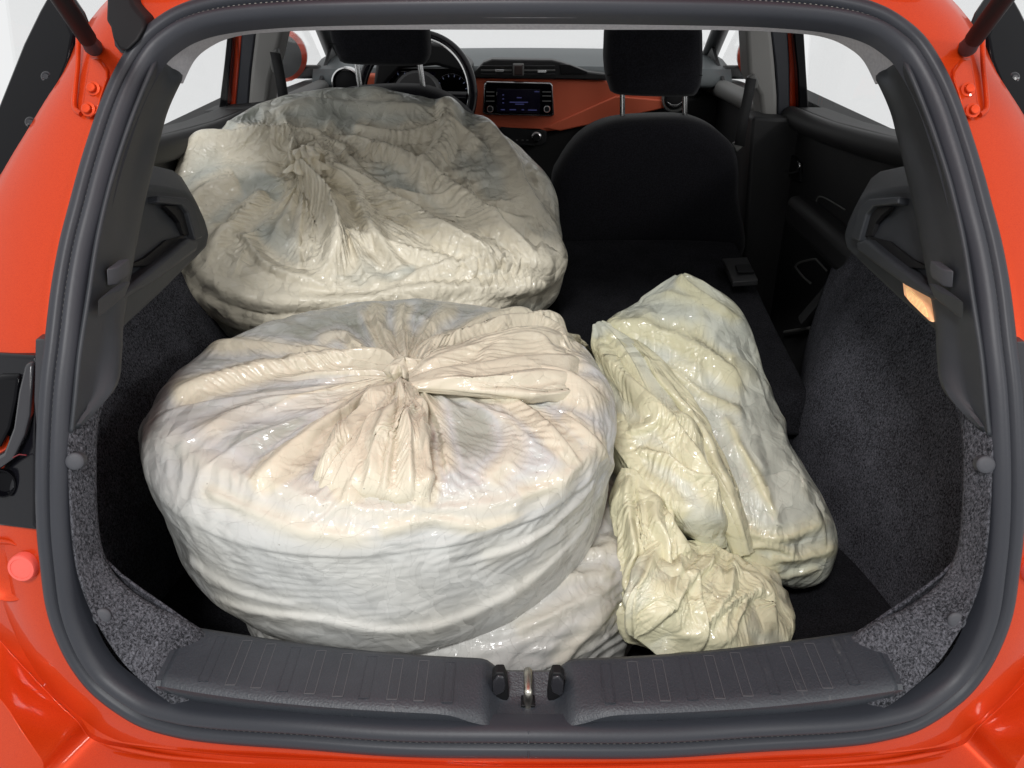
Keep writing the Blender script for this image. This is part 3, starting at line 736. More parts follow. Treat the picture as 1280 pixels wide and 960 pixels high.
# ---- dashboard
D = 2.28
dash = box("dashboard", (0, 2.62, 0.70), (1.34, 0.5, 0.50), DASHB, CAR, bevel=0.02)
top = [[np.array([x, y, z + 0.012 * math.cos(x * 2.2)]) for x in np.linspace(-0.68, 0.68, 15)] for y, z in ((D + 0.02, 0.985), (D + 0.06, 1.030), (D + 0.2, 1.048), (D + 0.42, 1.052), (D + 0.62, 1.03))]
G = np.array(top); mk("dash_top", G.reshape(-1, 3), gridf(5, 15), DASHT, dash, solid=0.02)
slab("dash_band", [(430, 92), (540, 97), (600, 98), (690, 99), (760, 102), (840, 118), (838, 132), (760, 150), (700, 163), (668, 166), (600, 158), (560, 150), (430, 125)], D, 0.06, ORANGE, dash, bevel=0.008, segs=3)
slab("dash_facet", [(680, 160), (770, 120), (838, 126), (836, 134), (760, 151), (700, 164)], D - 0.008, 0.03, ORANGE, dash, bevel=0.004)
slab("vent_panel", [(588, 96), (604, 78), (615, 74), (690, 75), (702, 78), (735, 90), (760, 93), (760, 100), (690, 99), (600, 98)], D - 0.012, 0.06, DASHB, dash, bevel=0.004)
for v0 in (82, 87, 92):
    for (a, b) in ((601, 640), (655, 694)):
        slab("vent_slat", [(a, v0), (b, v0), (b, v0 + 2), (a, v0 + 2)], D - 0.022, 0.02, GREYP if v0 == 87 else DASHB, dash, bevel=0.0008)
slab("vent_tab", [(619, 87), (630, 87), (630, 90), (619, 90)], D - 0.03, 0.01, CHROME, dash, bevel=0.0008)
slab("vent_tab", [(672, 88), (683, 88), (683, 91), (672, 91)], D - 0.03, 0.01, CHROME, dash, bevel=0.0008)
hz = slab("hazard_button", [(641, 80), (655, 80), (655, 95), (641, 95)], D - 0.032, 0.03, GREYP, dash, bevel=0.003)
slab("hazard_face", [(643, 82), (653, 82), (653, 94), (643, 94)], D - 0.036, 0.01, mat("hazard_dark", (0.03, 0.014, 0.012), 0.4), dash, bevel=0.002)
slab("dash_speaker", [(699, 80), (712, 81), (735, 90), (733, 93), (701, 93)], D - 0.018, 0.01, BLACK, dash, bevel=0.002)
# display unit
slab("display_frame", [(608, 101), (688, 103), (691, 106), (693, 144), (690, 146), (606, 144), (603, 141), (605, 105)], D - 0.014, 0.03, CHROME, dash, bevel=0.004, segs=3)
du = slab("display_unit", [(609, 103), (687, 105), (690, 107), (691, 142), (689, 144), (607, 142), (605, 140), (607, 105)], D - 0.018, 0.02, GLOSS, dash, bevel=0.003, segs=3)
slab("display_screen", [(621, 111), (675, 112), (675, 142), (621, 140)], D - 0.020, 0.005, DISPLAY, dash, bevel=0.0005)
for (u0, v0, u1) in ((646, 121.5, 652), (637, 127.2, 660), (644, 129.6, 655), (626, 136.5, 631), (637, 136.5, 645), (652, 136.6, 655), (660, 137, 671), (668, 114, 674), (628, 118, 630), (628, 123, 630), (628, 128, 630)):
    slab("screen_text", [(u0, v0), (u1, v0 + .1), (u1, v0 + 1.3), (u0, v0 + 1.2)], D - 0.0212, 0.001, GLYPH, dash, bevel=0)
slab("screen_edge", [(620.5, 115), (621.5, 115), (621.5, 119), (620.5, 119)], D - 0.0214, 0.001, CHROME, dash, bevel=0)
for (a, b) in ((607.5, 618), (678, 689)):
    for v0 in (114.5, 119.5, 126.0):
        slab("display_key", [(a, v0), (b, v0 + .1), (b, v0 + 1.2), (a, v0 + 1.1)], D - 0.0225, 0.006, GREYP, dash, bevel=0.0004)
    c = py((a + b) / 2, 136, D - 0.02)
    lathe("display_knob", c, (0, -1, 0.1), [(0.0118, 0), (0.0112, 0.012), (0.0095, 0.014)], CHROME, dash)
    lathe("knob_cap", c + np.array([0, -0.0135, 0.0013]), (0, -1, 0.1), [(0.0085, -0.002), (0.0085, 0.002), (0.001, 0.0022)], BLACK, dash)
# climate panel
slab("climate_panel", [(625, 157), (676, 159), (684, 164), (684, 178), (676, 183), (640, 182), (625, 178)], D + 0.0, 0.04, DASHB, dash, bevel=0.005, segs=3)
c = py(670.5, 171, D - 0.006); lathe("climate_knob", c, (0, -1, 0.1), [(0.0175, 0), (0.0165, 0.016), (0.013, 0.018)], CHROME, dash)
lathe("knob_cap", c + np.array([0, -0.0175, 0.0017]), (0, -1, 0.1), [(0.0115, -0.002), (0.0115, 0.002), (0.001, 0.0022)], BLACK, dash)
slab("climate_trim", [(640, 180.5), (668, 181), (668, 182), (640, 181.6)], D - 0.003, 0.004, CHROME, dash, bevel=0)
for u in (645, 652, 658): slab("climate_key", [(u, 174.5), (u + 2.6, 174.5), (u + 2.6, 176), (u, 176)], D - 0.002, 0.004, GREYP, dash, bevel=0)
# round side vents
for (u, v, r) in ((843, 124, 0.040), (433, 103, 0.046)):
    c = py(u, v, D - 0.01)
    lathe("round_vent", c, (0, -1, 0.1), [(r * 1.05, -0.03), (r, 0.012), (r * 0.9, 0.014), (r * 0.84, 0.004), (r * 0.82, -0.02), (r * 0.1, -0.02)], CHROME if v < 120 else GREYP, dash)
    lathe("vent_core", c, (0, -1, 0.1), [(r * 0.80, -0.02), (r * 0.78, 0.004), (r * 0.3, 0.009), (r * 0.05, 0.009)], BLACK, dash)
slab("vent_crescent", [(834, 127), (840, 131), (847, 131), (853, 127), (850, 132), (843, 134.5), (837, 132)], D - 0.03, 0.006, CHROME, dash, bevel=0.0006)
# instrument cluster
slab("cluster_hood", [(470, 80), (482, 60), (520, 50), (556, 56), (590, 84), (588, 100), (575, 90), (545, 82), (500, 86), (478, 110), (466, 112)], D - 0.10, 0.16, DASHB, dash, bevel=0.01, segs=3)
cl = slab("instrument_cluster", [(470, 86), (590, 86), (590, 160), (470, 160)], D - 0.015, 0.03, BLACK, dash, bevel=0.002)
for (u, v, r) in ((503, 114, 24), (565, 114, 21)):
    c = py(u, v, D - 0.02); R_ = np.linalg.norm(py(u + r, v, D - 0.02) - c)
    lathe("gauge", c, (0, -1, 0.1), [(R_ * 1.04, 0), (R_ * 1.02, 0.006), (R_ * 0.97, 0.006), (R_ * 0.95, 0.001), (R_ * 0.02, 0.001)], GLOSS, dash, n=40)
    tor = [c + np.array([R_ * math.cos(t), -0.007, R_ * math.sin(t)]) for t in np.linspace(0, 2 * math.pi, 41)]
    tube("gauge_rim", tor, 0.0016, CHROME, dash, n=6)
    for t in np.linspace(-0.6, math.pi + 0.6, 12):
        p = c + np.array([R_ * 0.82 * math.cos(t), -0.004, R_ * 0.82 * math.sin(t)]); q = c + np.array([R_ * 0.93 * math.cos(t), -0.004, R_ * 0.93 * math.sin(t)])
        tube("gauge_tick", [p, q], 0.0011, GLYPHW, dash, n=5)
    a = 3.7
    tube("gauge_needle", [c + np.array([0, -0.006, 0]), c + np.array([R_ * .7 * math.cos(a), -0.006, R_ * .7 * math.sin(a)])], 0.0012, GLYPHW, dash, n=5)
lathe("warning_lamp", py(504, 103.5, D - 0.024), (0, -1, 0), [(0.0035, 0), (0.003, 0.002), (0.0005, 0.002)], REDLED, dash, n=10)
slab("trip_display", [(520, 91), (544, 90), (543, 103), (521, 103)], D - 0.02, 0.004, DISPLAY, dash, bevel=0.0005)
# steering wheel
c = py(521, 118, D - 0.24); Rw = 0.165
sw = [c + np.array([Rw * math.cos(t), 0.10 * math.sin(t), Rw * 0.95 * math.sin(t)]) for t in np.linspace(0, 2 * math.pi, 73)]
wl = tube("steering_wheel", sw, 0.0145, LAMPB, CAR, n=16)
tube("wheel_trim", [p + np.array([0, -0.006, 0]) - (p - c) * 0.06 for p in sw[-14:] + sw[1:16]], 0.004, CHROME, wl, n=8)
V, F = lathe_vf(c + np.array([0, 0.03, -0.01]), (0, -1, 0.5), [(0.075, -0.02), (0.075, 0.01), (0.06, 0.03), (0.005, 0.036)]); mk("wheel_hub", V, F, DASHB, wl)
for a, b in (((-0.15, 0, -0.01), (-0.05, 0.02, -0.01)), ((0.15, 0, -0.01), (0.05, 0.02, -0.01)), ((0.0, -0.09, -0.15), (0, 0.02, -0.05))):
    tube("wheel_spoke", [c + np.array(a), c + np.array(b)], 0.018, LAMPB, wl, n=10)
tube("column_stalk", [py(588, 117, D - .2), py(595, 116, D - .2), py(597, 116, D - .2)], [0.006, 0.010, 0.010], DASHB, CAR, n=12)
# A pillars, windscreen, door mirrors
for mir in (False, True):
    tube("windscreen_pillar", [np.array([-0.62, 1.95, 1.36]), np.array([-0.645, 2.30, 1.22]), np.array([-0.67, 2.70, 1.0])], 0.028, DASHB, CAR, n=14, mirror=mir, smooth=16)
    m = lathe("door_mirror", (-0.78, 2.36, 1.075), (-0.12 if not mir else -0.12, 1, 0), [(0.066, -0.05), (0.082, -0.03), (0.080, 0.01), (0.055, 0.05), (0.01, 0.062)], PAINT, CAR, mirror=mir, n=30)
    lathe("mirror_rim", (-0.776, 2.312, 1.075), (-0.12, 1, 0), [(0.069, -0.004), (0.069, 0.01), (0.058, 0.006)], DASHB, m, mirror=mir, n=30)
    lathe("mirror_glass", (-0.776, 2.308, 1.075), (-0.12, 1, 0), [(0.060, 0.0), (0.060, 0.004)], CHROME, m, mirror=mir, n=30)
    box_c = (-0.71, 2.37, 1.02)
    V, F = box_vf(box_c, (0.10, 0.05, 0.04)); mk("mirror_arm", V, F, DASHB, m, mirror=mir, bevel=0.01)
    V, F = prism([np.array([-0.645, 2.25, 0.985]), np.array([-0.645, 2.70, 0.95]), np.array([-0.645, 2.52, 1.09])], (-0.01, 0, 0)); mk("mirror_sail", V, F, DASHB, CAR, mirror=mir)
ws = [[np.array([x, y + 0.0, z]) for x in np.linspace(-0.66, 0.66, 9)] for y, z in ((1.93, 1.375), (2.3, 1.26), (2.65, 1.10), (2.86, 1.0))]
G = np.array(ws); mk("windscreen", G.reshape(-1, 3), gridf(4, 9), GLASS, CAR, solid=0.004)
box("bulkhead", (0, 2.92, 0.69), (1.5, 0.06, 0.64), BLACK, CAR)

# ================================================================== plastic bags: thin film relaxed over the bulk it wraps
def vnoise(shape, cells, seed, periodic=True):
    """smooth lattice noise on an (s, t) grid, wrapping in t"""
    r = np.random.RandomState(seed); a, b = cells
    L = r.rand(a + 2, b) * 2 - 1
    s = np.linspace(0, a, shape[0]); t = np.linspace(0, b, shape[1], endpoint=False)
    i = np.minimum(s.astype(int), a); j = t.astype(int) % b
    fs = (s - i); ft = (t - t.astype(int)); fs = (fs * fs * (3 - 2 * fs))[:, None]; ft = (ft * ft * (3 - 2 * ft))[None]
    j1 = (j + 1) % b
    return (L[i][:, j] * (1 - fs) + L[i + 1][:, j] * fs) * (1 - ft) + (L[i][:, j1] * (1 - fs) + L[i + 1][:, j1] * fs) * ft

def normals(P):
    dt = np.roll(P, -1, 1) - np.roll(P, 1, 1); ds = np.gradient(P, axis=0)
    n = np.cross(dt, ds); return n / (np.linalg.norm(n, axis=2, keepdims=True) + 1e-12)

def sstep(a, b, x): t = np.clip((x - a) / (b - a), 0, 1); return t * t * (3 - 2 * t)

def crumple(P, seed, fams, amp):
    """creased-film relief: families of parallel sharp ridges, each bent by noise and living in its own patches.
    fams: list of (count, wavelength m); returns a height field about 0..amp"""
    rs = np.random.RandomState(seed); S_, T_ = P.shape[:2]
    H = np.zeros((S_, T_))
    size = float(np.linalg.norm(P.reshape(-1, 3).max(0) - P.reshape(-1, 3).min(0)))
    for n, lam in fams:
        for k in range(n):
            d = rs.randn(3); d /= np.linalg.norm(d)
            c = max(3, int(size / lam * 0.35)); c2 = max(4, int(size / lam * 0.8))
            warp = 0.9 * vnoise((S_, T_), (c, c * 2), rs.randint(1 << 30)) + 0.06 * vnoise((S_, T_), (c * 3, c * 6), rs.randint(1 << 30))
            x = P @ d / lam + rs.rand() * 9 + warp
            f = x - np.floor(x); sk = 0.5 + 0.34 * (rs.rand() * 2 - 1)
            tri = np.where(f < sk, f / sk, (1 - f) / (1 - sk))
            mask = sstep(0.0, 0.55, vnoise((S_, T_), (c2 // 2 + 2, c2), rs.randint(1 << 30)) + 0.12)
            H += amp * (lam / fams[0][1]) ** 0.9 * tri ** 1.1 * mask * (0.5 + rs.rand())
    return H

def smooth(F, n=1):
    for _ in range(n):
        G = F.copy(); G[1:-1] = (F[2:] + F[:-2] + 2 * F[1:-1]) / 4
        F = (np.roll(G, 1, 1) + np.roll(G, -1, 1) + 2 * G) / 4
    return F

def radial_pleats(r, th, R, n, A, seed, rin=0.02, bias=None):
    """pleats running out of the knot; each with a steep and a gentle flank"""
    rs = np.random.RandomState(seed); H = np.zeros((len(r), len(th)))
    for k in range(n):
        ph = 2 * math.pi * (k + rs.rand() * 0.9) / n
        end = R * (0.35 + 0.75 * rs.rand() ** 1.5); a = A * (0.4 + rs.rand())
        if bias is not None: b_ = bias(ph); end *= (1 + 0.35 * b_); a *= (1 + 1.2 * b_)
        bend = (rs.rand() - 0.5) * 0.5
        x = np.angle(np.exp(1j * (th[None] - ph - bend * (r / R)[:, None]))) * np.maximum(r, rin)[:, None]
        w = (0.004 + 0.016 * (r / R) * (0.6 + rs.rand()))[:, None]
        st = 0.35 if rs.rand() < 0.5 else 1.0; st2 = 1.35 - st
        prof = np.where(x > 0, np.clip(1 - x / (w * st * 1.6), 0, 1), np.clip(1 + x / (w * st2 * 1.6), 0, 1)) ** 1.2
        env = np.clip((end - r) / (0.35 * end), 0, 1) * np.clip((r - 0.004) / 0.02, 0, 1)
        H = np.maximum(H, a * prof * env[:, None]) * 0.75 + 0.25 * (H + a * prof * env[:, None])
    return H

def long_pleats(P, n, A, seed, w=0.010):
    """pleats running along a tube of film"""
    rs = np.random.RandomState(seed); S_, T_ = P.shape[:2]
    girth = np.linalg.norm(np.roll(P, -1, 1) - P, axis=2).sum(1)
    t = np.arange(T_) / T_; s = np.linspace(0, 1, S_); H = np.zeros((S_, T_))
    for k in range(n):
        c = rs.rand() + 0.10 * (rs.rand() - 0.5) * np.sin(s * (2 + 3 * rs.rand()) + rs.rand() * 6)
        x = ((t[None] - c[:, None] + 0.5) % 1 - 0.5) * girth[:, None]
        s0 = rs.rand() * 1.2 - 0.35; s1 = s0 + 0.35 + 0.6 * rs.rand()
        env = np.clip((s - s0) / 0.12, 0, 1) * np.clip((s1 - s) / 0.12, 0, 1)
        ww = w * (0.5 + rs.rand()); st = 0.35 if rs.rand() < 0.5 else 1.0; st2 = 1.35 - st
        prof = np.where(x > 0, np.clip(1 - x / (ww * st * 1.6), 0, 1), np.clip(1 + x / (ww * st2 * 1.6), 0, 1)) ** 1.2
        H = np.maximum(H, A * (0.4 + 0.8 * rs.rand()) * prof * env[:, None]) * 0.8 + 0.2 * (H + A * prof * env[:, None])
    return H

def boxblur(F, n, m):
    """wide average: n rows (open), m columns (wrapping)"""
    G = np.concatenate([F[:, -m:], F, F[:, :m]], 1); c = np.cumsum(np.pad(G, ((0, 0), (1, 0))), 1)
    F = ((c[:, 2 * m + 1:] - c[:, :-2 * m - 1]) / (2 * m + 1))[:, :F.shape[1]]
    G = np.pad(F, ((n, n), (0, 0)), mode='edge'); c = np.cumsum(np.pad(G, ((1, 0), (0, 0))), 0)
    return (c[2 * n + 1:] - c[:-2 * n - 1]) / (2 * n + 1)

def isometric(P, P0, N0, iters, blur, bend, lo=-0.002, stretch=1.0):
    """let the folded sheet settle into an unstretched film: edge lengths are evened out over a wide window,
    so lumps turn into flat facets meeting in creases"""
    P = P.astype(np.float32); P0 = P0.astype(np.float32); N0 = N0.astype(np.float32); nS = P.shape[0]
    Lc = np.linalg.norm(np.roll(P, -1, 1) - P, axis=2); Lm = np.linalg.norm(P[1:] - P[:-1], axis=2)
    bc = np.linalg.norm(np.roll(P0, -1, 1) - P0, axis=2); bm = np.linalg.norm(P0[1:] - P0[:-1], axis=2)
    n, m = blur
    rc = boxblur(boxblur(Lc / bc, n, m), n, m) * stretch; rm = boxblur(boxblur(Lm / bm, n, m), n, m) * stretch
    Lc, Lm = (bc * rc).astype(np.float32), (bm * rm).astype(np.float32)
    Ld = np.sqrt((0.5 * (Lc[1:] + Lc[:-1])) ** 2 + Lm ** 2).astype(np.float32)
    bd = np.linalg.norm(np.roll(P0[1:], -1, 1) - P0[:-1], axis=2); ba = np.linalg.norm(np.roll(P0[1:], 1, 1) - P0[:-1], axis=2)
    bs = np.sqrt((0.5 * (bc[1:] + bc[:-1])) ** 2 + bm ** 2)
    La = (Ld * ba / bs).astype(np.float32); Ld = (Ld * bd / bs).astype(np.float32)
    def fix(a, b, L, k):
        d = b - a; l = np.sqrt(np.einsum('...i,...i', d, d)) + 1e-9
        return (k * (l - L) / l)[..., None] * d
    for it in range(iters):
        for c in (0, 1):
            Q = np.roll(P, -c, 1) if c else P; l = np.roll(Lc, -c, 1)[:, ::2]
            f = fix(Q[:, ::2], Q[:, 1::2], l, 0.5); Q[:, ::2] += f; Q[:, 1::2] -= f
            P = np.roll(Q, c, 1) if c else Q
        for c in (0, 1):
            e_ = c + 2 * ((nS - c) // 2)
            f = fix(P[c:e_:2], P[c + 1:e_:2], Lm[c:e_ - 1:2], 0.5); P[c:e_:2] += f; P[c + 1:e_:2] -= f
        for c in (0, 1):
            e_ = c + 2 * ((nS - c) // 2)
            for sh, LL in ((-1, Ld), (1, La)):
                f = fix(P[c:e_:2], np.roll(P[c + 1:e_:2], sh, 1), LL[c:e_ - 1:2], 0.4); P[c:e_:2] += f; P[c + 1:e_:2] -= np.roll(f, -sh, 1)
        if bend:
            P += bend * ((np.roll(P, 1, 1) + np.roll(P, -1, 1)) * 0.5 - P)
            P[1:-1] += bend * ((P[2:] + P[:-2]) * 0.5 - P[1:-1])
        h = ((P - P0) * N0).sum(-1)
        P += N0 * (np.maximum(h, lo) - h)[..., None]
    return P.astype(float)

def film(P0, relief, sm=0, side=0.35, seed=0, iters=60, blur=(10, 14), bend=0.02, stretch=1.0):
    """film standing off the bulk by 'relief', drifting sideways so that folds lean, then settled to an unstretched sheet"""
    N0 = normals(P0); h = smooth(relief, sm)
    P = P0 + N0 * h[..., None]
    if side:
        tt = np.roll(P0, -1, 1) - np.roll(P0, 1, 1); tt /= np.linalg.norm(tt, axis=2, keepdims=True) + 1e-9
        ss = np.gradient(P0, axis=0); ss /= np.linalg.norm(ss, axis=2, keepdims=True) + 1e-9
        a = vnoise(h.shape, (6, 12), seed + 3); b = vnoise(h.shape, (6, 12), seed + 4)
        P = P + (tt * a[..., None] + ss * b[..., None]) * (side * h)[..., None]
    if iters: P = isometric(P, P0, N0, iters, blur, bend, stretch=stretch)
    return P, ((P - P0) * N0).sum(-1)

def film_mat(name, void, tight, loose, rough=0.3, crease=1.0, transl=0.10):
    """film over nothing / film lying tight / film in loose layers have their own tone; 'slack' says which"""
    m = bpy.data.materials.new(name); m.use_nodes = True
    nt = m.node_tree; b = nt.nodes["Principled BSDF"]; L = nt.links.new
    b.inputs["Roughness"].default_value = rough; b.inputs["Specular IOR Level"].default_value = 0.3
    at = nt.nodes.new("ShaderNodeAttribute"); at.attribute_name = "slack"
    tc = nt.nodes.new("ShaderNodeTexCoord")
    n0 = nt.nodes.new("ShaderNodeTexNoise"); n0.inputs["Scale"].default_value = 7; n0.inputs["Detail"].default_value = 4
    L(tc.outputs["Object"], n0.inputs["Vector"])
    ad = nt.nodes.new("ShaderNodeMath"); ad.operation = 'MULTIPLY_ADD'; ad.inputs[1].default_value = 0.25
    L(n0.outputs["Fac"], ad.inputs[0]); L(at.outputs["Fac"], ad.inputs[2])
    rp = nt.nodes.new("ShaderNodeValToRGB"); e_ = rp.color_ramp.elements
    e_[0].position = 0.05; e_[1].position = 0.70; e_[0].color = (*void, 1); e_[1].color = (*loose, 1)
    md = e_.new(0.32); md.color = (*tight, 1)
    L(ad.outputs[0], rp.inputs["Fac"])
    # specks of dirt
    v = nt.nodes.new("ShaderNodeTexVoronoi"); v.inputs["Scale"].default_value = 34
    L(tc.outputs["Object"], v.inputs["Vector"])
    sp = nt.nodes.new("ShaderNodeMath"); sp.operation = 'LESS_THAN'; sp.inputs[1].default_value = 0.035
    L(v.outputs["Distance"], sp.inputs[0])
    mx = nt.nodes.new("ShaderNodeMix"); mx.data_type = 'RGBA'; mx.inputs["B"].default_value = (0.25, 0.23, 0.20, 1)
    sc = nt.nodes.new("ShaderNodeMath"); sc.operation = 'MULTIPLY'; sc.inputs[1].default_value = 0.55
    L(sp.outputs[0], sc.inputs[0]); L(sc.outputs[0], mx.inputs["Factor"]); L(rp.outputs["Color"], mx.inputs["A"])
    L(mx.outputs["Result"], b.inputs["Base Color"])
    # fine crinkle: warped ridged noise, two sizes
    def ridged(scale, rot, stretch, dist):
        mp = nt.nodes.new("ShaderNodeMapping"); mp.inputs["Rotation"].default_value = rot; mp.inputs["Scale"].default_value = stretch
        L(tc.outputs["Object"], mp.inputs["Vector"])
        n = nt.nodes.new("ShaderNodeTexNoise"); n.inputs["Scale"].default_value = scale; n.inputs["Detail"].default_value = 2.5
        n.inputs["Distortion"].default_value = dist
        L(mp.outputs["Vector"], n.inputs["Vector"])
        s_ = nt.nodes.new("ShaderNodeMath"); s_.operation = 'SUBTRACT'; s_.inputs[1].default_value = 0.5; L(n.outputs["Fac"], s_.inputs[0])
        a_ = nt.nodes.new("ShaderNodeMath"); a_.operation = 'ABSOLUTE'; L(s_.outputs[0], a_.inputs[0])
        return a_
    r1 = ridged(22, (0.3, 0.5, 0.9), (1, 1, 1.8), 0.8)
    # flat facets of crushed film: every Voronoi cell is a small plane with a tilt of its own
    wn = nt.nodes.new("ShaderNodeTexNoise"); wn.inputs["Scale"].default_value = 11; wn.inputs["Detail"].default_value = 2
    L(tc.outputs["Object"], wn.inputs["Vector"])
    wv = nt.nodes.new("ShaderNodeVectorMath"); wv.operation = 'MULTIPLY_ADD'; wv.inputs[1].default_value = (0.10, 0.10, 0.10)
    L(wn.outputs["Color"], wv.inputs[0]); L(tc.outputs["Object"], wv.inputs[2])
    def facet(scale, rot, stretch):
        mp = nt.nodes.new("ShaderNodeMapping"); mp.inputs["Rotation"].default_value = rot; mp.inputs["Scale"].default_value = stretch
        L(wv.outputs[0], mp.inputs["Vector"])
        v_ = nt.nodes.new("ShaderNodeTexVoronoi"); v_.inputs["Scale"].default_value = scale
        L(mp.outputs["Vector"], v_.inputs["Vector"])
        sb = nt.nodes.new("ShaderNodeVectorMath"); sb.operation = 'SUBTRACT'; L(mp.outputs["Vector"], sb.inputs[0]); L(v_.outputs["Position"], sb.inputs[1])
        cs = nt.nodes.new("ShaderNodeVectorMath"); cs.operation = 'SUBTRACT'; L(v_.outputs["Color"], cs.inputs[0]); cs.inputs[1].default_value = (0.5, 0.5, 0.5)
        dt = nt.nodes.new("ShaderNodeVectorMath"); dt.operation = 'DOT_PRODUCT'; L(sb.outputs[0], dt.inputs[0]); L(cs.outputs[0], dt.inputs[1])
        return dt
    f1 = facet(10, (0.4, 0.9, 0.2), (1, 2.8, 1.2)); f2 = facet(24, (0.9, 0.1, 0.7), (2.8, 1, 1.2)); f3 = facet(60, (0.2, 0.6, 1.1), (1, 1.8, 1))
    # crushed in patches, taut elsewhere
    pn = nt.nodes.new("ShaderNodeTexNoise"); pn.inputs["Scale"].default_value = 5.5; pn.inputs["Detail"].default_value = 2; L(tc.outputs["Object"], pn.inputs["Vector"])
    pm = nt.nodes.new("ShaderNodeMapRange"); pm.inputs["From Min"].default_value = 0.34; pm.inputs["From Max"].default_value = 0.72
    pm.inputs["To Min"].default_value = 1.6; pm.inputs["To Max"].default_value = 6.5; L(pn.outputs["Fac"], pm.inputs["Value"])
    r1s = nt.nodes.new("ShaderNodeMath"); r1s.operation = 'MULTIPLY'; r1s.inputs[1].default_value = 0.09; L(r1.outputs[0], r1s.inputs[0])
    s1 = nt.nodes.new("ShaderNodeMath"); s1.operation = 'MULTIPLY_ADD'
    L(f1.outputs["Value"], s1.inputs[0]); L(pm.outputs[0], s1.inputs[1]); L(r1s.outputs[0], s1.inputs[2])
    s2 = nt.nodes.new("ShaderNodeMath"); s2.operation = 'MULTIPLY_ADD'
    L(f2.outputs["Value"], s2.inputs[0]); L(pm.outputs[0], s2.inputs[1]); L(s1.outputs[0], s2.inputs[2])
    k = nt.nodes.new("ShaderNodeBump"); k.inputs["Strength"].default_value = 1.0; k.inputs["Distance"].default_value = 0.045 * crease
    # crisper, finer crushing shows only in the thin glossy skin
    s3 = nt.nodes.new("ShaderNodeMath"); s3.operation = 'MULTIPLY_ADD'; s3.inputs[1].default_value = 12.0
    L(f3.outputs["Value"], s3.inputs[0]); L(s2.outputs[0], s3.inputs[2])
    k2 = nt.nodes.new("ShaderNodeBump"); k2.inputs["Strength"].default_value = 1.0; k2.inputs["Distance"].default_value = 0.06 * crease
    L(s3.outputs[0], k2.inputs["Height"]); L(k2.outputs["Normal"], b.inputs["Coat Normal"])
    b.inputs["Coat Weight"].default_value = 0.6; b.inputs["Coat Roughness"].default_value = 0.13
    L(s2.outputs[0], k.inputs["Height"]); L(k.outputs["Normal"], b.inputs["Normal"])
    # a little light comes through the film
    tr = nt.nodes.new("ShaderNodeBsdfTranslucent"); L(mx.outputs["Result"], tr.inputs["Color"]); L(k.outputs["Normal"], tr.inputs["Normal"])
    mixs = nt.nodes.new("ShaderNodeMixShader"); mixs.inputs[0].default_value = transl
    L(b.outputs[0], mixs.inputs[1]); L(tr.outputs[0], mixs.inputs[2])
    L(mixs.outputs[0], nt.nodes["Material Output"].inputs["Surface"])
    return m

def film_obj(name, P, slack, material, parent=None, cap=True):
    S_, T_ = P.shape[:2]
    V = P.reshape(-1, 3); 
    idx = np.arange(S_ * T_).reshape(S_, T_)
    a, b, c, d = idx[:-1], np.roll(idx, -1, 1)[:-1], np.roll(idx, -1, 1)[1:], idx[1:]
    Q = np.stack([a, b, c, d], -1).reshape(-1, 4)
    me = bpy.data.meshes.new(name)
    me.vertices.add(len(V)); me.vertices.foreach_set("co", V.astype(np.float32).ravel())
    me.loops.add(Q.size); me.loops.foreach_set("vertex_index", Q.astype(np.int32).ravel())
    me.polygons.add(len(Q)); me.polygons.foreach_set("loop_start", np.arange(0, Q.size, 4, dtype=np.int32))
    me.update(calc_edges=True)
    me.shade_smooth()
    at = me.attributes.new("slack", 'FLOAT', 'POINT'); at.data.foreach_set("value", np.clip(slack, -1, 2).astype(np.float32).ravel())
    me.materials.append(material)
    o = bpy.data.objects.new(name, me); put(o, parent)
    return o

def pix_dist(P, line):
    """signed distance (in photo pixels) of every grid point to a measured fold line, and the place along it"""
    u, v = proj(P); best = np.full(u.shape, 1e9); along = np.zeros(u.shape); sign = np.ones(u.shape)
    L = np.asarray(line, float)
    L = catmull(np.c_[L, np.zeros(len(L))], len(L) * 6)[:, :2]; n = len(L) - 1
    for i in range(n):
        a, b = L[i], L[i + 1]; ab = b - a
        t = np.clip(((u - a[0]) * ab[0] + (v - a[1]) * ab[1]) / (ab @ ab + 1e-9), 0, 1)
        dx, dy = u - a[0] - t * ab[0], v - a[1] - t * ab[1]; d = np.hypot(dx, dy)
        m = d < best
        along = np.where(m, (i + t) / n, along); sign = np.where(m, np.sign(ab[0] * dy - ab[1] * dx), sign); best = np.minimum(best, d)
    return best, along, sign
def folds(P0, lines, seed=0):
    """pleats along measured lines: (points, height m, half-width px, lean); lean > 0 makes one flank steep.
    Also returns where film hangs loose round those pleats."""
    N = normals(P0)
    face = ((CAM - P0) * N).sum(-1) > 0
    jit = 1.6 * vnoise(P0.shape[:2], (12, 24), seed + 1) + 0.5 * vnoise(P0.shape[:2], (40, 90), seed + 2)
    h = np.zeros(P0.shape[:2]); sl = np.zeros(P0.shape[:2])
    for L in lines:
        line, A, w = L[:3]; lean = L[3] if len(L) > 3 else 0.0
        d, al, sg = pix_dist(P0, line)
        d = np.abs(d * sg + jit); 
        wl = np.where(sg > 0, w * (1 + abs(lean)) if lean > 0 else w * (1 - 0.8 * abs(lean)), w * (1 - 0.8 * abs(lean)) if lean > 0 else w * (1 + abs(lean)))
        env = np.minimum(1, np.minimum(al * 7 + 0.15, (1 - al) * 4))
        f = np.clip(1 - d / wl, 0, 1) ** 1.25 * env
        h = np.maximum(h, A * f) * 0.8 + 0.2 * (h + A * f)
        sl = np.maximum(sl, np.clip(1.35 - d / (w * 1.7), 0, 1) * np.minimum(1, env * 1.5) * min(1, A / 0.016))
    return np.where(face, h, 0), np.where(face, sl, 0)

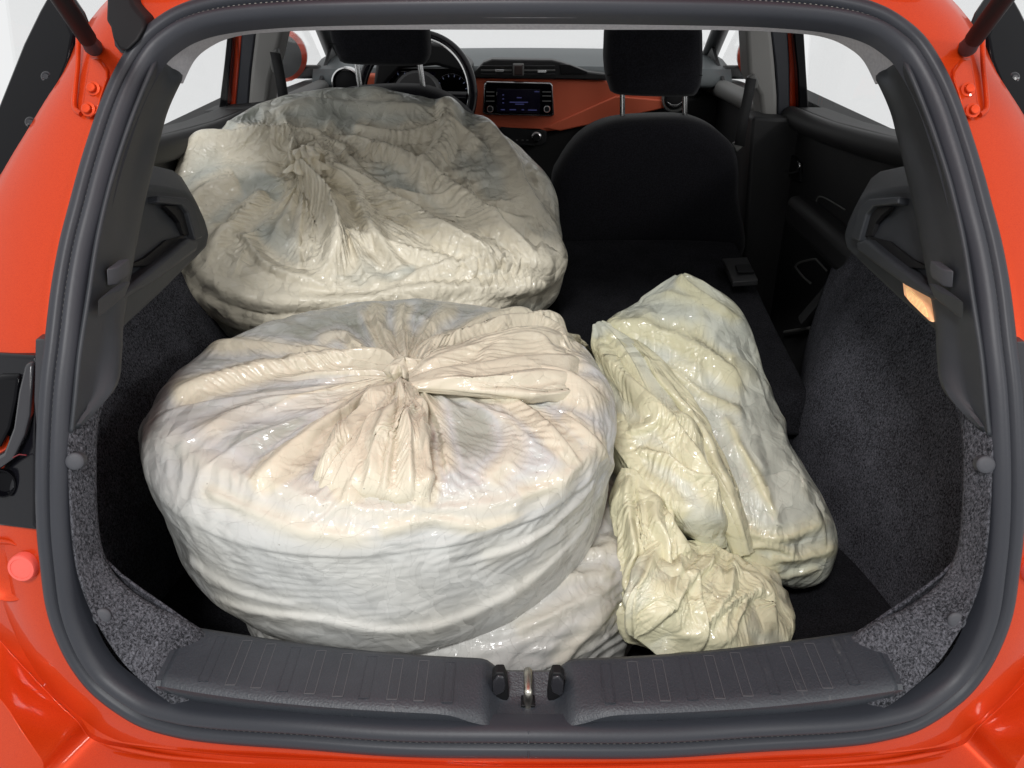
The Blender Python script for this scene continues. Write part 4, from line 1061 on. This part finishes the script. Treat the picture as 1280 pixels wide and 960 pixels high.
def disc(c, tilt, R, H, rho, S_, T_, rfun=None, roll=0.0, r0=0.16, r1=0.012, crown=0.0, hub=(0, 0), toff=0.0, taper=0.0):
    """meridian grid of a tyre-like drum: underside -> tread -> top -> knot"""
    path = []
    path += [(r, -H / 2) for r in np.linspace(r0, R - rho, 6)]
    path += [(R - rho + rho * math.sin(a), -H / 2 + rho - rho * math.cos(a)) for a in np.linspace(0, math.pi / 2, 8)[1:]]
    path += [(R, z) for z in np.linspace(-H / 2 + rho, H / 2 - rho, 4)[1:]]
    path += [(R - rho + rho * math.cos(a), H / 2 - rho + rho * math.sin(a)) for a in np.linspace(0, math.pi / 2, 8)[1:]]
    path += [(r, H / 2 + crown * (1 - r / (R - rho))) for r in np.linspace(R - rho, r1, 14)[1:]]
    p = np.array(path); L = np.r_[0, np.cumsum(np.hypot(*np.diff(p, axis=0).T))]
    s = np.linspace(0, L[-1], S_); r = np.interp(s, L, p[:, 0]); z = np.interp(s, L, p[:, 1])
    th = np.linspace(0, 2 * math.pi, T_, endpoint=False) + toff
    rf = np.ones(T_) if rfun is None else rfun(th)
    rr = r[:, None] * (1 + (rf - 1)[None] * np.clip(r / R, 0, 1)[:, None])
    tp = taper(th) if callable(taper) else np.full(T_, taper)
    rr = rr * (1 - tp[None] * np.clip((H / 2 - rho - z) / H, 0, 1)[:, None])
    w = np.where(z > 0, np.clip(1 - r / R, 0, 1), 0)[:, None]
    X = rr * np.cos(th) + hub[0] * w; Y = rr * np.sin(th) + hub[1] * w; Z = np.repeat(z[:, None], T_, 1)
    M = Matrix.Rotation(roll, 3, 'Y') @ Matrix.Rotation(tilt, 3, 'X')
    P = np.stack([X, Y, Z], -1) @ np.array(M).T + np.asarray(c)
    return P, r, z, th

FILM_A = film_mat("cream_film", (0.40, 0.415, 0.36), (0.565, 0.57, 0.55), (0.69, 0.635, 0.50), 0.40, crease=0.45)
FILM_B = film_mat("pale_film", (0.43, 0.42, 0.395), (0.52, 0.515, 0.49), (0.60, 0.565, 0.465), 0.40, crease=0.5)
FILM_C = film_mat("grey_cream_film", (0.38, 0.40, 0.35), (0.66, 0.67, 0.60), (0.90, 0.83, 0.67), 0.36, crease=1.0)
FILM_D = film_mat("yellow_film", (0.58, 0.60, 0.52), (0.71, 0.725, 0.62), (0.77, 0.735, 0.51), 0.32, crease=0.75)
GRP = "plastic bags in the boot"

# ---- lower bag of the stack
CB = (-0.108, 0.436, 0.578)
P0, r, z, th = disc(CB, 0, 0.283, 0.192, 0.055, 161, 440, r1=0.05)
hB, slB = folds(P0, [([(600, 740), (680, 700), (740, 690), (772, 680)], 0.012, 9, 0.6), ([(560, 760), (650, 735), (735, 722), (765, 712)], 0.010, 8, 0.6), ([(640, 790), (700, 765), (765, 730)], 0.008, 9),
                     ([(690, 830), (725, 790), (765, 750)], 0.010, 9), ([(700, 640), (740, 650), (775, 640)], 0.008, 9)])
h = hB + crumple(P0, 3, [(5, 0.07), (6, 0.03)], 0.0045) + crumple(P0 * [1, 1, 2], 6, [(6, 0.022)], 0.0014)
P, lift = film(P0, h, seed=2, stretch=0.99, iters=60, bend=0.002)
bagB = empty("plastic_bag", (CB[0], CB[1], 0.48))
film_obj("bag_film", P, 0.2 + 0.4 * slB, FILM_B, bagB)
props(bagB, "pale plastic bag round a tyre, lying underneath the knotted bag", "plastic bag", GRP)

# ---- knotted bag on top of it
CA = np.array([-0.187, 0.425, 0.756])
knot = pz(508, 478, 0.885)
P0, r, z, th = disc(CA, 0.0, 0.302, 0.238, 0.062, 241, 720, taper=lambda t: 0.015 + 0.10 * np.clip(-np.cos(t - 0.2), 0, 1) + 0.03 * np.clip(np.cos(t), 0, 1), hub=(knot[0] - CA[0], knot[1] - CA[1]), crown=0.010)
S_, T_ = P0.shape[:2]
top = (z > 0.05)[:, None] * sstep(0.30, 0.16, r)[:, None]
rt = np.where(z > 0.0, r, 9.0)
right = np.exp(-((np.angle(np.exp(1j * (th - 0.10)))) / 0.55) ** 2)[None]
FA = [([(505, 474), (440, 460), (350, 468), (262, 488), (212, 500)], 0.020, 11, 0.5), ([(495, 468), (400, 448), (330, 440), (245, 432)], 0.014, 9, -0.5), ([(450, 462), (445, 440), (425, 425), (385, 440)], 0.012, 8, 0.3),
      ([(500, 480), (400, 505), (310, 520), (240, 555)], 0.009, 12, 0.4), ([(495, 488), (430, 530), (375, 575), (312, 612)], 0.018, 13, 0.7), ([(503, 490), (470, 530), (440, 585), (435, 640)], 0.022, 14, -0.4),
      ([(508, 492), (495, 540), (490, 600)], 0.018, 12, 0.5), ([(514, 490), (525, 545), (530, 600), (524, 640)], 0.022, 12, 0.8), ([(518, 486), (550, 540), (560, 600)], 0.012, 10, -0.5),
      ([(520, 482), (600, 497), (670, 530), (720, 590)], 0.016, 11, 0.6), ([(520, 476), (600, 484), (690, 487), (760, 508)], 0.026, 11, 0.6), ([(518, 468), (580, 462), (640, 458), (740, 462)], 0.026, 12, -0.5),
      ([(518, 462), (580, 448), (640, 430), (700, 418), (752, 440)], 0.034, 14, -0.7), ([(515, 456), (580, 425), (650, 402), (710, 400)], 0.018, 12, -0.4), ([(610, 455), (640, 430), (680, 425), (700, 440), (660, 452)], 0.030, 9, 0.3),
      ([(500, 465), (480, 430), (462, 385)], 0.016, 10, 0.5), ([(508, 460), (503, 420), (505, 380)], 0.014, 9, -0.6), ([(514, 460), (530, 425), (575, 385)], 0.014, 9, 0.6),
      ([(200, 545), (290, 590), (370, 615), (430, 634), (560, 636), (680, 610), (755, 560)], 0.004, 13, 0.4),
      ([(255, 610), (330, 640), (400, 662), (480, 668)], 0.005, 9, 0.7), ([(470, 660), (540, 648), (600, 655), (660, 640)], 0.006, 8, 0.7), ([(610, 500), (640, 560), (600, 610)], 0.008, 11, 0.3),
      ([(262, 742), (330, 760), (420, 775), (480, 786), (560, 776), (640, 738), (700, 690), (748, 630)], 0.006, 10, 0.6), ([(230, 690), (300, 735), (380, 757)], 0.004, 9, 0.5),
      ([(640, 620), (690, 600), (750, 540)], 0.007, 9, 0.4), ([(700, 520), (740, 560), (765, 590)], 0.010, 9, 0.5), ([(600, 700), (680, 660), (740, 600)], 0.006, 9, 0.4)]
hF, slF = folds(P0, FA, 4)
hR = radial_pleats(rt, th, 0.300, 46, 0.008, 12, bias=lambda p: math.exp(-(np.angle(np.exp(1j * (p - 0.1))) / 0.6) ** 2))
hC = crumple(P0, 21, [(6, 0.085), (7, 0.035)], 0.0028) * np.where(z < 0.06, 0.5, 1.0)[:, None]
hC = hC + crumple(P0 * [1, 1, 2.2], 22, [(7, 0.017)], 0.0006) * np.where(z < 0.085, 1.0, 0.8)[:, None]
P, lift = film(P0, np.maximum(hF, hR) + 0.3 * np.minimum(hF, hR) + hC, seed=8, stretch=0.988, iters=80, bend=0.002)
bagA = empty("plastic_bag", (CA[0], CA[1], 0.655))
props(bagA, "cream plastic bag round a tyre, gathered to a twisted knot, on top of the stack", "plastic bag", GRP)
slA = 0.22 - 0.32 * top + 0.75 * slF * (0.25 + 0.75 * np.where(z > 0.07, 1.0, 0.0)[:, None]) + 0.35 * sstep(0.003, 0.014, hR) * top + 0.25 * top * np.clip(1.4 - r / 0.12, 0, 1)[:, None] + 0.18 * right * top  # top coloured darker between pleats, folds creamier, for more fold contrast
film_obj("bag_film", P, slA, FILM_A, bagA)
T_k = 96; tk = np.linspace(0, 2 * math.pi, T_k, endpoint=False)
hk = np.linspace(0, 1, 41)
rk_ = np.interp(hk, [0, 0.2, 0.45, 0.7, 0.9, 1], [0.034, 0.026, 0.018, 0.022, 0.017, 0.001])
K = np.stack([np.stack([rk_[i] * (1 + 0.20 * np.cos(7 * tk + 5 * hk[i]) + 0.1 * np.cos(11 * tk - 4 * hk[i])) * np.cos(tk), rk_[i] * (1 + 0.20 * np.cos(7 * tk + 5 * hk[i]) + 0.1 * np.cos(12 * tk)) * np.sin(tk),
                        np.full(T_k, -0.010 + 0.042 * hk[i]) + 0.003 * np.cos(3 * tk)], -1) for i in range(41)]) + knot
film_obj("knot", K, np.full(K.shape[:2], 0.8), FILM_A, bagA)

def loft_px(stations, S_, T_, tilt=0.0, shape=1.0):
    """tube of film through measured stations: ((left px), (right px), depth y, half thickness)"""
    C, Wv, Tv = [], [], []
    for (l, r_, y, th_) in stations:
        yl, yr = (y, y) if np.isscalar(y) else y
        a, b = py(l[0], l[1], yl), py(r_[0], r_[1], yr)
        d = CAM - (a + b) / 2; d /= np.linalg.norm(d)
        C.append((a + b) / 2); Wv.append((b - a) / 2); Tv.append(d * th_)
    n = S_
    C, Wv, Tv = catmull(C, n), catmull(Wv, n), catmull(Tv, n)
    L = np.r_[0, np.cumsum(np.linalg.norm(np.diff(C, axis=0), axis=1))]; s = np.linspace(0, L[-1], n)
    f = lambda A: np.stack([np.interp(s, L, A[:, k]) for k in range(3)], 1)
    C, Wv, Tv = f(C), f(Wv), f(Tv)
    t = np.linspace(0, 2 * math.pi, T_, endpoint=False)
    ct, st_ = np.cos(t), np.sin(t)
    ct = np.sign(ct) * np.abs(ct) ** shape
    return C[:, None] + Wv[:, None] * ct[None, :, None] + Tv[:, None] * st_[None, :, None]
def outward(P):
    N = normals(P); c = P.mean(1, keepdims=True)
    return ((P - c) * N).sum() < 0
def wad(name, stations, S_, T_, parent, material, seed, slack, lines=None, pl=(12, 0.010, 0.010), cr=([(5, 0.06), (6, 0.03)], 0.004), shape=1.0, side=0.5, stretch=0.974, iters=45):
    P0 = loft_px(stations, S_, T_, shape=shape)
    if outward(P0): P0 = P0[:, ::-1].copy()
    hF, slF = folds(P0, lines, seed) if lines else (0, 0)
    hL = long_pleats(P0, pl[0], pl[1], seed + 1, pl[2]) if pl[0] else 0
    taper = np.sin(np.clip(np.linspace(0, 1, S_), 0, 1) * math.pi)[:, None] ** 0.5
    h = (np.maximum(hF, hL) + crumple(P0, seed + 2, *cr)) * (0.25 + 0.75 * taper)
    P, lift = film(P0, h, seed=seed, side=side, stretch=stretch, iters=iters, bend=0.002)
    sl = slack + 0.45 * slF + 0.3 * sstep(0.004, 0.016, h) + 0.12 * vnoise(P0.shape[:2], (3, 4), seed + 2)
    return film_obj(name, P, sl, material, parent)
# bundled neck film lying away from the knot; the ends sink into the bag's own folds
def stA(l, r_, th_, zt): return (l, r_, (pz(*l, zt)[1], pz(*r_, zt)[1]), th_)
wad("neck_fold", [stA((510, 466), (511, 486), 0.008, .905), stA((560, 446), (562, 488), 0.014, .905), stA((620, 428), (626, 490), 0.018, .902), stA((672, 414), (680, 494), 0.017, .893), stA((712, 420), (720, 490), 0.010, .866), stA((738, 446), (741, 476), 0.003, .730)],
    161, 320, bagA, FILM_A, 23, 0.55, [([(515, 468), (580, 446), (650, 428), (720, 428)], 0.020, 12, -0.6), ([(516, 474), (600, 462), (690, 452), (745, 466)], 0.016, 10, 0.6), ([(518, 482), (600, 482), (680, 476), (745, 484)], 0.014, 9, -0.5),
    ([(600, 450), (640, 432), (672, 430), (690, 445)], 0.018, 8, 0.4)], pl=(14, 0.008, 0.008), cr=([(4, 0.06)], 0.004))
wad("neck_tail", [stA((496, 478), (520, 480), 0.010, .905), stA((468, 512), (526, 516), 0.014, .903), stA((430, 552), (532, 562), 0.013, .896), stA((396, 592), (536, 604), 0.009, .882), stA((375, 622), (536, 636), 0.004, .855)],
    161, 320, bagA, FILM_A, 47, 0.55, [([(503, 482), (440, 545), (395, 600)], 0.014, 10, 0.6), ([(506, 484), (478, 540), (455, 620)], 0.018, 12, -0.6), ([(512, 486), (510, 550), (515, 625)], 0.018, 11, 0.6), ([(508, 486), (490, 560), (480, 625)], 0.012, 8, 0.5)],
    pl=(10, 0.007, 0.009), cr=([(4, 0.06)], 0.004))
# torn scrap at the side
wad("torn_flap", [((181, 522), (186, 523), 0.44, 0.003), ((176, 535), (188, 536), 0.44, 0.006), ((175, 550), (189, 552), 0.44, 0.006), ((181, 566), (190, 568), 0.44, 0.003)], 33, 48, bagA, FILM_A, 5, 0.2,
    pl=(5, 0.004, 0.004), cr=([(3, 0.012)], 0.002))

# ---- bag leaning behind the stack
CC = np.array([-0.305, 1.05, 0.893])
def rC(t):
    return 1 + 0.15 * np.abs(np.cos(t)) ** 2 + 0.03 * np.cos(3 * t + 1) + 0.07 * np.exp(-((np.angle(np.exp(1j * (t + 0.28)))) / 0.10) ** 2)
P0, r, z, th = disc(CC, rad(28), 0.318, 0.20, 0.07, 221, 640, rfun=rC, hub=(-0.10, 0.0), roll=rad(4.5))
S_, T_ = P0.shape[:2]
rt = np.where(z > 0.0, r, 9.0)
FC = [([(365, 195), (430, 225), (520, 275), (600, 318), (716, 318)], 0.036, 12, 0.6), ([(430, 175), (520, 215), (590, 265), (640, 300), (690, 335)], 0.030, 12, 0.5),
      ([(362, 195), (385, 240), (412, 300), (402, 352)], 0.045, 18, -0.5), ([(372, 200), (440, 240), (470, 290), (510, 345)], 0.028, 13, 0.5),
      ([(338, 246), (300, 290), (270, 332)], 0.024, 12, 0.6), ([(205, 214), (260, 182), (330, 182), (400, 180), (440, 212), (500, 255)], 0.030, 15, 0.8),
      ([(548, 132), (556, 170), (532, 215), (520, 245)], 0.030, 16, -0.6), ([(250, 325), (330, 366), (450, 374), (560, 364), (650, 352), (705, 335)], 0.020, 12, 0.5),
      ([(596, 150), (640, 200), (655, 240), (690, 290)], 0.014, 12, 0.4), ([(300, 230), (250, 262), (225, 300)], 0.018, 12, 0.5), ([(520, 350), (600, 330), (700, 330)], 0.016, 10, 0.5),
      ([(440, 160), (500, 175), (560, 170), (610, 190)], 0.016, 12, 0.4), ([(480, 260), (540, 300), (640, 315)], 0.016, 9, -0.5), ([(580, 230), (600, 270), (660, 280)], 0.014, 10, 0.4),
      ([(320, 150), (400, 135), (500, 140), (560, 150)], 0.010, 12, 0.4), ([(430, 300), (520, 320), (600, 345)], 0.014, 10, 0.5), ([(300, 300), (340, 340), (420, 365)], 0.014, 10, -0.4)]
hF, slF = folds(P0, FC, 6)
hR = radial_pleats(rt, th, 0.315, 30, 0.012, 5, rin=0.03)
hC = crumple(P0, 55, [(6, 0.15), (6, 0.06)], 0.0055)
P, lift = film(P0, np.maximum(1.35 * hF, hR) + hC, seed=14, stretch=0.974, iters=45, bend=0.002)
bagC = empty("plastic_bag", (CC[0], CC[1], 0.69))
props(bagC, "loose greenish cream plastic bag round a tyre, tilted behind the stack on the folded seat", "plastic bag", GRP)
slC = 0.55 * slF + 0.25 * sstep(0.004, 0.02, hC) + 0.50 * sstep(0.22, -0.10, (P0[..., 1] - CC[1])) - 0.12 - 0.30 * sstep(0.05, 0.5, vnoise((S_, T_), (7, 9), 71))  # greyer towards the back: cabin light and see-through put into the colour
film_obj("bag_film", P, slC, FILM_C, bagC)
kc = P[-1].mean(0)
film_obj("knot", (K - knot) * [1.1, 1.1, 1.0] + kc + [0, -0.004, -0.004], np.full(K.shape[:2], 0.6), FILM_C, bagC)

# ---- pale yellow bag standing on the other side
bagD = empty("plastic_bag", (0.33, 0.55, 0.48))
props(bagD, "pale yellow crumpled plastic bag with a twisted neck, beside the carpeted wheel arch", "plastic bag", GRP)
wad("bag_film", [((846, 345), (854, 344), .80, .008), ((800, 378), (892, 364), .78, .045), ((762, 404), (930, 402), .74, .075), ((785, 470), (948, 472), .68, .095), ((822, 540), (976, 540), .60, .105),
                 ((858, 610), (1008, 602), .53, .105), ((888, 662), (1036, 664), .47, .09), ((915, 704), (1034, 714), .44, .06), ((940, 722), (1005, 733), .43, .03), ((965, 724), (985, 730), .43, .008)],
    201, 440, bagD, FILM_D, 91, 0.0,
    [([(752, 403), (820, 412), (880, 445), (935, 500)], 0.018, 12, 0.6), ([(905, 520), (940, 590), (975, 660)], 0.010, 7), ([(848, 345), (880, 375), (930, 405)], 0.016, 10, 0.6), ([(860, 640), (920, 690), (985, 712)], 0.022, 14, -0.5),
     ([(960, 690), (1000, 692), (1040, 680)], 0.018, 10, 0.6), ([(900, 640), (960, 670), (1030, 650)], 0.014, 10, 0.5), ([(830, 460), (870, 490), (930, 520)], 0.010, 9, 0.5), ([(910, 690), (960, 680), (1010, 700)], 0.016, 9, -0.5),
     ([(940, 700), (980, 715), (1030, 705)], 0.014, 8, 0.5), ([(870, 560), (900, 620), (925, 690)], 0.016, 9, -0.6), ([(800, 378), (840, 372), (900, 390)], 0.008, 10)],
    pl=(5, 0.008, 0.016), cr=([(5, 0.14), (5, 0.06)], 0.007), shape=0.85, side=0.3)
wad("folded_flap", [((743, 406), (752, 402), .70, .008), ((748, 440), (788, 424), .66, .03), ((765, 500), (826, 482), .575, .05), ((772, 560), (864, 545), .50, .06), ((790, 612), (890, 602), .44, .06),
                    ((822, 648), (905, 642), .40, .045), ((862, 674), (908, 668), .40, .028), ((888, 690), (908, 684), .40, .010)], 161, 320, bagD, FILM_D, 13, 0.2,
    [([(748, 420), (790, 480), (850, 560), (900, 640)], 0.024, 12, 0.6), ([(770, 520), (800, 590), (860, 650)], 0.018, 11, -0.5), ([(765, 450), (830, 540), (895, 620)], 0.016, 10, 0.5), ([(800, 560), (850, 590), (900, 610)], 0.014, 9, 0.6),
     ([(790, 540), (840, 530), (870, 560)], 0.012, 9)], pl=(5, 0.009, 0.012), cr=([(5, 0.12), (4, 0.05)], 0.005), stretch=0.985, iters=35)
wad("neck_fold", [((760, 418), (775, 412), .68, .010), ((800, 470), (828, 458), .60, .022), ((845, 545), (872, 530), .52, .028), ((880, 610), (905, 596), .455, .03), ((905, 660), (932, 648), .41, .03), ((918, 698), (945, 690), .395, .02)],
    161, 220, bagD, FILM_D, 17, 0.55, [([(770, 420), (850, 530), (915, 670)], 0.016, 7, 0.6), ([(785, 425), (870, 540), (930, 670)], 0.014, 6, -0.6)], pl=(9, 0.012, 0.008), cr=([(4, 0.08)], 0.004))
wad("bag_tail", [((902, 690), (948, 704), .40, .012), ((858, 690), (974, 735), .365, .026), ((822, 692), (982, 772), .32, .032), ((800, 705), (972, 806), .275, .034), ((785, 745), (912, 835), .235, .028), ((785, 790), (850, 838), .215, .010)],
    181, 440, bagD, FILM_D, 29, 0.42, [([(900, 695), (850, 740), (790, 800)], 0.016, 10, 0.7), ([(915, 700), (895, 750), (850, 800)], 0.016, 10, -0.6), ([(930, 705), (950, 750), (965, 790)], 0.014, 9, 0.6), ([(810, 700), (880, 690), (940, 715)], 0.016, 9, -0.5),
     ([(840, 790), (900, 760), (960, 730)], 0.014, 8, 0.6), ([(860, 710), (870, 760), (860, 810)], 0.012, 8, 0.5), ([(880, 800), (920, 770), (940, 720)], 0.012, 7, -0.5)],
    pl=(10, 0.009, 0.009), cr=([(6, 0.12), (5, 0.05)], 0.007), side=0.4, stretch=0.985, iters=35)
wad("bag_drape", [((779, 585), (800, 590), .42, .010), ((776, 640), (835, 650), .375, .035), ((772, 700), (848, 702), .33, .045), ((770, 755), (846, 770), .285, .042), ((782, 800), (846, 822), .255, .014)],
    161, 280, bagD, FILM_D, 37, 0.5, [([(785, 600), (795, 680), (790, 780)], 0.022, 9, 0.7), ([(805, 620), (825, 700), (840, 790)], 0.024, 9, -0.6), ([(820, 640), (850, 700), (845, 760)], 0.016, 8, 0.5)], pl=(7, 0.010, 0.010), cr=([(5, 0.11), (5, 0.05)], 0.006), side=0.4, stretch=0.985, iters=35)
